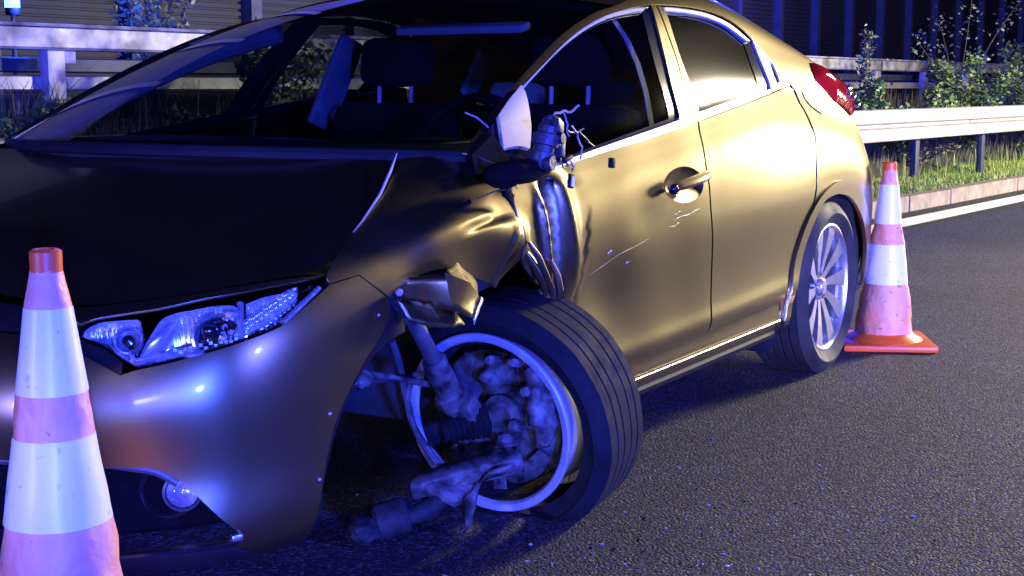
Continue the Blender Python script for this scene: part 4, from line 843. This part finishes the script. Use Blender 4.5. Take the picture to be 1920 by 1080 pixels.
    panel('lower_intake', (1, [(0,4.1,1),(3,4.05,0),(4.8,3.75,0),(6.15,1.3,1),(6.0,.35,1),(4.5,.15,0),(0,.15,1)]), 'void_black', car, off=-.075, flange=0, mirror=mir < 0, dented=False)
    ss = np.linspace(0, 5.0, 30); L = pos(1, ss, np.interp(ss, [0,3.8,4.6,4.9,5.0], [3.5,3.45,3.25,3.05,2.95]), -.030, False)*(1,mir,1)
    MB().tube(L, .008, 8).build('intake_trim', 'alloy_dark', car)
    ss = np.linspace(0, 6.0, 30); L = pos(1, ss, np.full(30, 1.22), -.004, False)*(1,mir,1); MB().tube(L, .0075, 8).build('bumper_lip', 'gloss_black', car)
    panel('lower_valance', (1, [(0,1.3,1),(3,1.3,0),(4.6,1.26,0),(5.9,1.12,1),(6.3,.55,0),(5.6,.22,1),(4,.22,0),(0,.12,1)]), 'black_plastic', car, off=.004, flange=.01, mirror=mir < 0, dented=False)
    MB().box(pos(1, np.array([5.97]), np.array([1.55]), .004, False)[0]*(1,mir,1), (.022,.016,.012), rotz(-.5*mir), .003).build('bumper_clip', 'bare_metal', car)
# white rivets along the torn arch and mud flecks on the bumper
for s, t in ((7.36,4.1),(7.2,2.55),(8.15,6.3)):
    MB().blob(pos(1, np.array([s]), np.array([t]), .004, False)[0], (.0034,.0034,.0034), amp=.1, sub=2).build('arch_rivet', 'pale_trim', car)

# --- shell below and inside
MB().box((1.90,0,.20), (2.3,1.42,.05), None, .02).build('floor_pan', 'undercoat', car)
MB().box((.62,.1,.50), (.04,1.45,.66), rot('Y', 12), .01).build('bulkhead', 'undercoat', car)
MB().box((-.10,.02,.47), (.62,.74,.34), None, .06).build('engine', 'grimy_dark', car)
MB().box((-.45,0,.36), (.05,1.25,.30), None, .02).build('radiator', 'void_black', car)
def well(name, cx, cz, r, y0, y1, a0, a1, side):
    V = []; F = []; n = 26
    for i in range(n+1):
        t = math.radians(a0+(a1-a0)*i/n); k = 1+.012*math.sin(i*2.1)
        for y in (y0, (y0+y1)/2, y1): V.append((cx+r*k*math.cos(t), y*side, cz+r*k*math.sin(t)))
    for i in range(n):
        for j in (0,1): F.append((i*3+j, i*3+j+1, (i+1)*3+j+1, (i+1)*3+j))
    V.append((cx, y1*side, cz)); c = len(V)-1
    for i in range(n): F.append((i*3+2, c, (i+1)*3+2))
    mesh(name, V, F, 'undercoat', car)
well('wheel_liner', .03, .27, .385, -.835, -.40, 78, 182, 1); well('wheel_liner', .03, .27, .385, -.835, -.40, -10, 205, -1)
well('wheel_liner', 2.625, .30, .395, -.855, -.45, -8, 192, 1); well('wheel_liner', 2.625, .30, .395, -.855, -.45, -8, 192, -1)
MB().box((.50,0,.855), (.50,1.34,.09), None, .04).box((.62,-.37,.885), (.20,.36,.05), None, .02).build('dashboard', 'black_plastic', car)
st = MB().lathe([(.185+.014*math.cos(t), .014*math.sin(t)) for t in np.linspace(0,2*math.pi,10,endpoint=False)], 40, (.93,-.37,.84), (-.93,0,.36), closed=True)
st.blob((.93,-.37,.84), (.03,.07,.06), amp=.1).box((.93,-.37,.84), (.012,.36,.03), rot('Y', -20), .004).build('steering_wheel', 'black_plastic', car)
for y in (-.364, .31):
    s_ = MB().box((1.18,y,.42), (.52,.50,.17), None, .05).box((1.50,y,.70), (.15,.48,.58), rot('Y', 10), .055).build('front_seat', 'seat_cloth', car)
    MB().box((1.545,y,1.125), (.10,.27,.165), rot('Y', 8), .04).build('headrest', 'seat_cloth', s_)
    for dy in (-.066, .066): MB().tube([(1.53,y+dy,.95),(1.535,y+dy,1.06)], .0075, 8).build('headrest_post', 'bright_plastic', s_)
rb = MB().box((2.15,0,.48), (.5,1.2,.16), None, .05).box((2.42,0,.72), (.16,1.22,.5), rot('Y', 14), .05).build('rear_bench', 'seat_cloth', car)
for y in (-.40, 0, .40): MB().box((2.50,y,1.0), (.09,.24,.13), rot('Y', 10), .035).build('headrest', 'pale_trim' if y else 'seat_cloth', rb)
V = []; F = []
for i, (x, y, z) in enumerate([(1.30,-.635,1.235),(1.345,-.655,1.18),(1.385,-.672,1.11),(1.405,-.69,1.03),(1.42,-.70,.95),(1.43,-.71,.88),(1.44,-.71,.70)]):
    for dx in (-.024, .024): V += [(x+dx, y+dx*.15, z), (x+dx, y+dx*.15+.0025, z)]
for i in range(6):
    o = i*4
    F += [(o,o+2,o+6,o+4),(o+1,o+5,o+7,o+3),(o,o+4,o+5,o+1),(o+2,o+3,o+7,o+6)]
mesh('seat_belt', V, F, 'webbing', car, smooth=False)
# inner trims of the far side that show through the glass
ap = pos(2, np.linspace(1.2,3.8,12), np.interp(np.linspace(1.2,3.8,12), [1.2,2,3.8], [13.3,13.7,13.9]), -.045, False)*(1,-1,1)
MB().tube(ap, .040, 10).build('pillar_trim', 'pale_trim', car)
MB().box((1.65,.655,1.055), (.125,.03,.34), rot('Y', 18) @ rot('X', 14), .012).build('pillar_trim', 'pale_trim', car)
MB().box((2.59,.655,1.09), (.10,.03,.20), rot('Y', 20) @ rot('X', 16), .012).build('pillar_trim', 'pale_trim', car)
MB().box((1.01,-.30,1.205), (.06,.42,.022), rot('Y', -14), .006).build('sun_visor', 'pale_trim', car)
for y in (-1, 1): MB().box((1.25,y*.775,.60), (1.1,.04,.48), None, .015).build('door_card', 'black_plastic', car)
MB().tube([(.363,-.790,.950),(.324,-.785,.972),(.289,-.775,.984)], .0022, 5).build('wire', 'cable', car)
MB().tube([(.13,-.70,.898),(.07,-.725,.862),(.0,-.748,.818),(-.09,-.768,.77),(-.13,-.776,.752)], [.0012,.0035,.003,.0018,.001], 6).build('hood_seal', 'bright_trim', car)

# --- rear wheel
def tyre_profile(R, rim, wd, n=5):
    h = wd/2; P = [(rim-.006,-h*.80),(rim+.010,-h*.90),(rim+.03,-h*.99),((R+rim)/2,-h*1.06),(R-.022,-h*.99),(R-.007,-h*.86)]
    e = h*.80; g = .006; st_ = 2*e/n
    for i in range(n):
        a = -e+i*st_
        P += [(R,a+.001),(R,a+st_-.0055),(R-.006,a+st_-.0045),(R-.006,a+st_-.001)] if i < n-1 else [(R,a+.001),(R,a+st_)]
    P += [(R-.007,h*.86),(R-.022,h*.99),((R+rim)/2,h*1.06),(rim+.03,h*.99),(rim+.010,h*.90),(rim-.006,h*.80)]
    return P
def road_wheel(parent, c, side, name='rear_wheel'):
    wh = thing(name, None, None) if False else bpy.data.objects.new(name, None); COL.objects.link(wh); wh.parent = parent; wh.location = c; wh.empty_display_size = .1
    ax = (0,-1*side,0)
    MB().lathe(tyre_profile(.316,.232,.222), 72, (0,0,0), ax).build('tyre', 'dusty_rubber', wh)
    MB().lathe([(.205,-.09),(.205,.060),(.222,.074),(.236,.084),(.2385,.092),(.236,.097),(.2285,.098),(.2225,.092),(.2165,.080),(.214,.05),(.212,-.09)], 72, (0,0,0), ax).build('rim', 'alloy', wh)
    MB().lathe([(0,.012),(.15,.012),(.15,.02),(0,.02)], 40, (0,0,0), ax).build('brake_disc', 'bare_metal', wh)
    MB().box((.12,.0-.02*side,.03), (.07,.05,.13), rot('Y', 20), .01).build('brake_caliper', 'alloy_dark', wh)
    mb = MB(); dk = MB()
    for k in range(10):
        a = math.radians(5+36*k); V = []
        # each spoke widens towards the rim; machined face, dark flanks
        prof = [(.045,.013,.066),(.10,.016,.074),(.15,.023,.082),(.195,.031,.087),(.220,.036,.088)]
        for r, hw, h in prof:
            tw = .004*math.sin(r*20)
            for q_ in (-1, 1): V.append((r, q_*hw+tw, h)); V.append((r, q_*(hw+.004)+tw, h-.040-.01*(r > .2)))
        F = []
        for i in range(len(prof)-1):
            o = i*4; F += [(o,o+4,o+6,o+2)]
        FD = []
        for i in range(len(prof)-1):
            o = i*4; FD += [(o,o+1,o+5,o+4),(o+2,o+6,o+7,o+3)]
        ca, sa = math.cos(a), math.sin(a)
        VV = [(x*ca-y*sa, -h*side, (x*sa+y*ca)) for x, y, h in V]
        if side < 0: F = [f[::-1] for f in F]; FD = [f[::-1] for f in FD]
        sp = mesh('spoke', VV, F, 'alloy', wh, smooth=False)
        mesh('spoke_flank', VV, FD, 'alloy_dark', sp, smooth=False)
    MB().lathe([(0,.083),(.026,.082),(.030,.078),(.032,.06)], 28, (0,0,0), ax).build('hub_cap', 'alloy', wh)
    MB().lathe([(.030,.068),(.058,.064),(.066,.05),(.068,.02)], 28, (0,0,0), ax).build('hub', 'alloy_dark', wh)
    for k in range(5):
        a = 2*math.pi*k/5+.3; MB().lathe([(0,.078),(.007,.078),(.009,.060)], 8, (.047*math.cos(a),0,.047*math.sin(a)), ax).build('wheel_nut', 'chrome', wh)
    return wh
road_wheel(car, (2.607,-.772,.311), 1)
road_wheel(car, (2.607,.772,.311), -1)
road_wheel(car, (0.0,.772,.311), -1, 'front_wheel')
MB().box((2.19,-.74,.165), (.012,.15,.075), rot('Y', 8), .004).build('mud_flap', 'black_plastic', car)

# --- torn off front wheel with its upright and strut
fw = bpy.data.objects.new('front_wheel', None); COL.objects.link(fw); fw.parent = car; fw.location = (.431,-.74,.233); fw['label'] = 'front wheel wrenched sideways with flat tyre off its rim'
NV = Vector((-.98950,.00454,-.14449)); fw.empty_display_size = .1
def barrel(prof, c=(0,0,0), n=80): return MB().lathe(prof, n, c, NV)
barrel([(.196,-.20),(.200,-.196),(.200,-.06),(.204,-.03),(.2045,-.012)]).build('rim_barrel', 'grimy_dark', fw)
barrel([(.2045,-.012),(.206,-.008),(.210,-.002),(.218,.0005),(.2255,.001),(.2285,-.003),(.2285,-.012),(.221,-.014),(.2185,-.03),(.209,-.06),(.205,-.10),(.212,-.15),(.222,-.185),(.224,-.20)]).build('rim', 'rim_face', fw)
# outer face of the wheel (spoked, seen from behind)
mb = MB().lathe([(0,-.17),(.07,-.17),(.09,-.19),(0,-.19)], 30, (0,0,0), NV)
for k in range(10):
    a = 2*math.pi*k/10; ta = NV.orthogonal().normalized(); tb = NV.cross(ta); e = ta*math.cos(a)+tb*math.sin(a)
    R = Matrix((e, NV.cross(e), NV)).transposed(); mb.box(e*.14-NV*.185, (.15,.04,.025), R, .004)
mb.build('wheel_face', 'alloy_dark', fw)
# flat tyre: pushed back off the inner bead, sagging on the road
t_ = MB().lathe(tyre_profile(.304,.236,.205), 96, (0,0,0), NV)
V = []
for v in t_.V:
    p = Vector(v)-NV*.135; wz = p.z+.233; r = p-NV*p.dot(NV)
    ang = math.atan2(r.z, r.y)
    p += Vector((0,0,-.012))
    p.y -= .012
    p += NV*(.020*math.cos(ang-2.0))*(1 if p.dot(NV) > -.14 else .3)
    if wz-.012 < .004:
        dz = .004-(wz-.012); p.z += dz; p += Vector((p.x-.13, p.y*.35, 0)).normalized()*min(.05, dz*.7)
    p += NV*.006*noise.noise(r*9)
    V.append(p)
mesh('tyre', V, t_.F, 'rubber', fw, sharp=35)
V = []
# brake shield and disc
barrel([(0,-.075),(.155,-.075),(.158,-.085),(0,-.085)]).build('brake_disc', 'bare_metal', fw)
mb = MB(); ta = NV.orthogonal().normalized()
sh = MB().lathe([(.03,-.040),(.10,-.034),(.15,-.045),(.172,-.055),(.176,-.062)], 48, (0,0,0), NV)
V = [Vector(v)+NV*.014*noise.noise(Vector(v)*14)+Vector(v)*.06*noise.noise(Vector(v)*7+Vector((3,1,2))) for v in sh.V]
mesh('brake_shield', V, sh.F, 'grimy_metal', fw)
def W2(x, y, z): return (x-.431, y+.74, z-.233)
def cast(name, parts, m='grimy_metal', par=None, seed=0.0, amp=.006):
    q_ = MB()
    for P, r in parts: q_.tube([W2(*p) for p in P], r, 14)
    bm = bmesh.new(); vs = [bm.verts.new(v) for v in q_.V]
    for f in q_.F: bm.faces.new([vs[i] for i in f])
    me = bpy.data.meshes.new(name); bm.to_mesh(me); bm.free()
    o = link(name, me, m, par or fw); md = o.modifiers.new('fuse', 'REMESH'); md.mode = 'VOXEL'; md.voxel_size = .0055; md.use_smooth_shade = True
    tx = bpy.data.textures.new(name, 'CLOUDS'); tx.noise_scale = .035; d2 = o.modifiers.new('rough', 'DISPLACE'); d2.texture = tx; d2.strength = amp*2; d2.mid_level = .5
    return o
cast('steering_knuckle', [([(.425,-.735,.365),(.445,-.765,.33),(.45,-.79,.295),(.45,-.80,.25)], [.024,.030,.044,.048]), ([(.44,-.79,.29),(.445,-.84,.31),(.45,-.885,.30)], [.036,.028,.030]),
    ([(.44,-.795,.25),(.435,-.80,.19),(.42,-.795,.145)], [.044,.028,.024]), ([(.435,-.76,.27),(.42,-.71,.23),(.405,-.685,.20)], [.030,.022,.020]), ([(.45,-.83,.27),(.455,-.875,.23),(.45,-.89,.19)], [.026,.018,.016]), ([(.44,-.75,.345),(.45,-.80,.39),(.455,-.83,.40)], [.02,.016,.014])])
cast('brake_caliper', [([(.43,-.862,.385),(.43,-.902,.325),(.43,-.908,.255),(.43,-.895,.205)], [.020,.032,.032,.020]), ([(.41,-.885,.345),(.405,-.895,.255)], [.022,.022]), ([(.435,-.87,.30),(.43,-.85,.30)], [.02,.016])], amp=.004)
cast('knuckle_arm', [([(.42,-.79,.175),(.39,-.755,.145),(.36,-.715,.125),(.335,-.69,.115)], [.020,.017,.019,.026]), ([(.405,-.83,.16),(.37,-.80,.150),(.33,-.755,.120)], [.014,.018,.020])], amp=.005)
MB().lathe([(.046,-.02),(.052,.0),(.052,.018),(.040,.022),(.034,.030),(.0,.030)], 30, W2(.425,-.80,.268), (-1,.05,-.15)).build('hub_bearing', 'grimy_metal', fw)
for i_ in range(7):
    t_a = i_*.9+.3; MB().box(W2(.462+.004*math.sin(i_*3), -.745-.15*math.cos(t_a), .24+.15*math.sin(t_a)), (.006,.05,.035), rot('X', math.degrees(t_a)+20*math.sin(i_*2.)) @ rot('Y', 25*math.sin(i_*5)), .002).build('bent_shield_scrap', 'grimy_metal', fw)
for (y, z, r) in ((-.78,.40,.013),(-.845,.250,.016),(-.815,.215,.013),(-.76,.235,.014),(-.875,.335,.013),(-.84,.40,.011)):
    MB().lathe([(0,.02),(r*.6,.02),(r,.012),(r,-.03)], 6, W2(.392,y,z), (-1,.1*(y+.8)*10,.2)).build('knuckle_bolt', 'bare_metal', fw)
# strut
S0, S1_, S2_, S3 = Vector((.12,-.745,.535)), Vector((.235,-.72,.425)), Vector((.25,-.717,.405)), Vector((.365,-.725,.245))
stt = MB().tube([S0, S1_], .0185, 16).build('strut', 'bare_metal', car); stt['label'] = 'exposed suspension strut'
d_ = (S3-S2_); MB().tube([S1_, S1_+d_*.04, S2_, S2_+d_*.45, S2_+d_*.46, S2_+d_*.62, S2_+d_*.63, S3], [.026,.030,.030,.030,.038,.038,.031,.030], 18).build('damper_tube', 'grimy_metal', stt)
MB().box(S2_+d_*.75+Vector((.0,-.028,.0)), (.05,.05,.09), rot('Y', -38), .008).box(S2_+d_*.95+Vector((.01,-.03,0)), (.06,.045,.05), rot('Y', -38), .008).build('strut_clamp', 'grimy_metal', stt)
# drive shaft boot (ribbed)
bt = []
for i in range(9): bt += [(.050-.0028*i, .013*i), (.040-.0028*i, .013*i+.0065)]
MB().lathe(bt, 30, (.375,-.765,.262), (-.75,.50,-.2)).build('drive_shaft_boot', 'rubber', car)
# lower arm and ripped mounting
arm = MB(); P = [Vector(p) for p in ((.262,-.640,.100),(.275,-.665,.106),(.30,-.70,.118),(.35,-.79,.150),(.40,-.86,.165))]
V = []; F = []
for i, p in enumerate(P):
    wv = (.030,.040,.045,.042,.03)[i]
    for j, (sx, sz) in enumerate(((-1,-.012),(-.6,.014),(.6,.014),(1,-.012))): V.append(p+Vector((-.35,.0,.9)).normalized()*sx*wv*.6+Vector((-.8,-.5,-.2))*sz)
for i in range(4):
    for j in range(3): F.append((i*4+j, i*4+j+1, (i+1)*4+j+1, (i+1)*4+j))
arm.add(V, F); 
am = arm.build('control_arm', 'grimy_metal', car); sm_ = am.modifiers.new('thick', 'SOLIDIFY'); sm_.thickness = .012
V = []; F = []; P = [(.345,-.86,.160,.014),(.335,-.815,.145,.020),(.325,-.775,.115,.026),(.31,-.765,.085,.030),(.29,-.78,.055,.026),(.275,-.785,.030,.014),(.268,-.775,.018,.004)]
for i, (x, y, z, w_) in enumerate(P):
    for q_ in (-1, 0, 1): V.append((x-.012*(q_ == 0), y+q_*w_*.75+.004*math.sin(i*2.2+q_), z-q_*w_*.55))
for i in range(len(P)-1):
    for j in (0,1): F.append((i*3+j, i*3+j+1, (i+1)*3+j+1, (i+1)*3+j))
tb = mesh('torn_bracket', V, F, 'grimy_metal', car); sm_ = tb.modifiers.new('thick', 'SOLIDIFY'); sm_.thickness = .008
MB().blob((.30,-.70,.10), (.05,.06,.028), rot('X', 20), .2, 1.8, 3, 2.2, .3).blob((.33,-.74,.115), (.03,.04,.022), None, .25, 1.8, 3, 8.2, .3).build('ball_joint', 'grimy_metal', car)
MB().lathe([(.010,-.04),(.034,-.04),(.042,-.03),(.042,.03),(.034,.04),(.010,.04)], 24, (.155,-.655,.058), (.55,-.75,.25)).build('bushing', 'grimy_dark', car)
MB().tube([(.155,-.64,.055),(.20,-.68,.055),(.245,-.70,.065),(.29,-.72,.09)], [.026,.020,.024,.020], 12).blob((.10,-.62,.04), (.04,.035,.03), None, .3, 2.0, 3, 1.5).build('arm_mount', 'grimy_dark', car)
# hoses and rods in the wheel well
def hose(name, P, r, m):
    Q = []; P = [Vector(p) for p in P]
    for i in range(len(P)-1):
        p0 = P[i-1] if i else 2*P[0]-P[1]; p3 = P[i+2] if i+2 < len(P) else 2*P[-1]-P[-2]
        for j in range(6):
            f = j/6; Q.append(0.5*((2*P[i])+(-p0+P[i+1])*f+(2*p0-5*P[i]+4*P[i+1]-p3)*f*f+(-p0+3*P[i]-3*P[i+1]+p3)*f**3))
    return MB().tube(Q+[P[-1]], r, 8).build(name, m, car)
hose('brake_hose', [(.24,-.60,.455),(.27,-.60,.39),(.28,-.602,.344),(.29,-.61,.285),(.30,-.617,.239),(.305,-.65,.19),(.31,-.68,.155)], .009, 'alloy_dark')
hose('brake_hose', [(.30,-.625,.37),(.285,-.615,.33),(.285,-.612,.28),(.30,-.63,.22),(.315,-.66,.18),(.32,-.69,.15)], .007, 'grimy_metal')
hose('stabiliser_rod', [(.05,-.60,.415),(.12,-.615,.398),(.22,-.625,.372),(.33,-.66,.338)], .008, 'grimy_metal')
hose('stabiliser_rod', [(.06,-.60,.385),(.14,-.615,.378),(.24,-.63,.365)], .006, 'grimy_dark')
MB().blob((.10,-.615,.39), (.035,.025,.022), None, .3, 2, 3, 3.3).build('rod_joint', 'grimy_metal', car)
# strips of wing metal torn out and bent over the wheel
def torn(name, rows, m, th=.0025):
    k = len(rows[0]); V = [p for r in rows for p in r]; F = [(i*k+j, i*k+j+1, (i+1)*k+j+1, (i+1)*k+j) for i in range(len(rows)-1) for j in range(k-1)]
    o = mesh(name, V, F, m, car, sharp=22); a = o.modifiers.new('thick', 'SOLIDIFY'); a.thickness = th; b = o.modifiers.new('edge', 'BEVEL'); b.width = .004; b.segments = 2; b.limit_method = 'ANGLE'; b.angle_limit = .35; return o
def bent(name, pts, faces, m, label=None):
    V = [Vector(p) for p in pts]; F = faces
    bm = bmesh.new(); vs = [bm.verts.new(v) for v in V]
    for f in F: bm.faces.new([vs[i] for i in f])
    bmesh.ops.subdivide_edges(bm, edges=bm.edges[:], cuts=3, use_grid_fill=True)
    for v in bm.verts: v.co += Vector((noise.noise(v.co*38), noise.noise(v.co*38+Vector((5,0,0)))*1.2, noise.noise(v.co*38+Vector((0,7,0)))))*.0035
    me = bpy.data.meshes.new(name); bm.to_mesh(me); bm.free()
    for p in me.polygons: p.use_smooth = True
    me.set_sharp_from_angle(angle=math.radians(24)); o = link(name, me, m, car)
    a = o.modifiers.new('thick', 'SOLIDIFY'); a.thickness = .003
    if label: o['label'] = label
    return o
# folded flap: a front facet, a dark valley, a rear facet with a bright lip
bent('torn_wing_flap', [(-.107,-.848,.632),(-.060,-.835,.654),(-.010,-.915,.664),(.060,-.930,.636),(.000,-.930,.585),(-.035,-.850,.602),(.120,-.915,.592),(.050,-.942,.562),(.090,-.880,.672),(.165,-.876,.624)],
     [(0,1,5),(1,2,4,5),(2,3,4),(3,6,7,4),(2,8,3),(8,9,6,3)], 'paint', 'flap of torn wing metal folded over the tyre')
bent('torn_wing_strip', [(-.120,-.868,.622),(-.045,-.884,.604),(.030,-.904,.588),(.058,-.894,.572),(.062,-.916,.546),(.000,-.926,.550),(-.058,-.908,.556),(-.105,-.890,.578)],
     [(0,1,6,7),(1,2,5,6),(2,3,4,5)], 'paint', 'strip of torn wing metal bent outwards')
bent('torn_wing_edge', [(.046,-.947,.562),(.085,-.932,.580),(.122,-.919,.598),(.130,-.917,.590),(.093,-.930,.570),(.054,-.945,.550)], [(0,1,4,5),(1,2,3,4)], 'bright_trim')
MB().blob((-.108,-.872,.633), (.008,.008,.008), amp=.1, sub=2).build('wing_bolt', 'pale_trim', car)
torn('inner_wing', [[(.06,-.84,.655),(.14,-.845,.650),(.22,-.845,.63),(.30,-.835,.60)],[(.05,-.80,.62),(.14,-.80,.62),(.22,-.80,.60),(.30,-.79,.57)],[(.05,-.74,.60),(.14,-.74,.60),(.22,-.73,.58),(.30,-.72,.55)]], 'undercoat')
# curled edges of the door skin beside the wing
for i, (P, r) in enumerate((([(.392,-.880,.690),(.41,-.895,.655),(.435,-.902,.61),(.455,-.905,.575),(.462,-.905,.548)], .008),([(.40,-.868,.665),(.425,-.885,.62),(.445,-.892,.585),(.45,-.892,.555)], .012),([(.47,-.895,.64),(.485,-.905,.60),(.49,-.91,.565),(.488,-.905,.545)], .009))):
    MB().tube(P, [r*.5]+[r]*(len(P)-2)+[r*.4], 8).build('curled_edge', 'paint', car)

# scrape marks on the door skin
for i, (P, r) in enumerate(([[(3.62,7.80),(3.80,7.86),(3.97,7.90)], .0016], [[(3.55,7.62),(3.70,7.68)], .0013], [[(3.60,7.95),(3.72,7.98)], .0011], [[(2.55,6.85),(2.9,7.2),(3.3,7.5)], .0009], [[(2.75,7.35),(2.80,7.42)], .0035], [[(3.0,6.9),(3.05,6.93)], .002])):
    st2 = np.array(P); f = np.linspace(0, 1, 9); k_i = np.arange(len(P))/(len(P)-1)
    L = pos(2, np.interp(f, k_i, st2[:,0]), np.interp(f, k_i, st2[:,1])+.02*np.sin(f*9+i), .0006)
    MB().tube(L, [r*.2]+[r*(.6+.4*math.sin(j*2.3+i)) for j in range(1,8)]+[r*.15], 5).build('scratch', 'scratch', car)
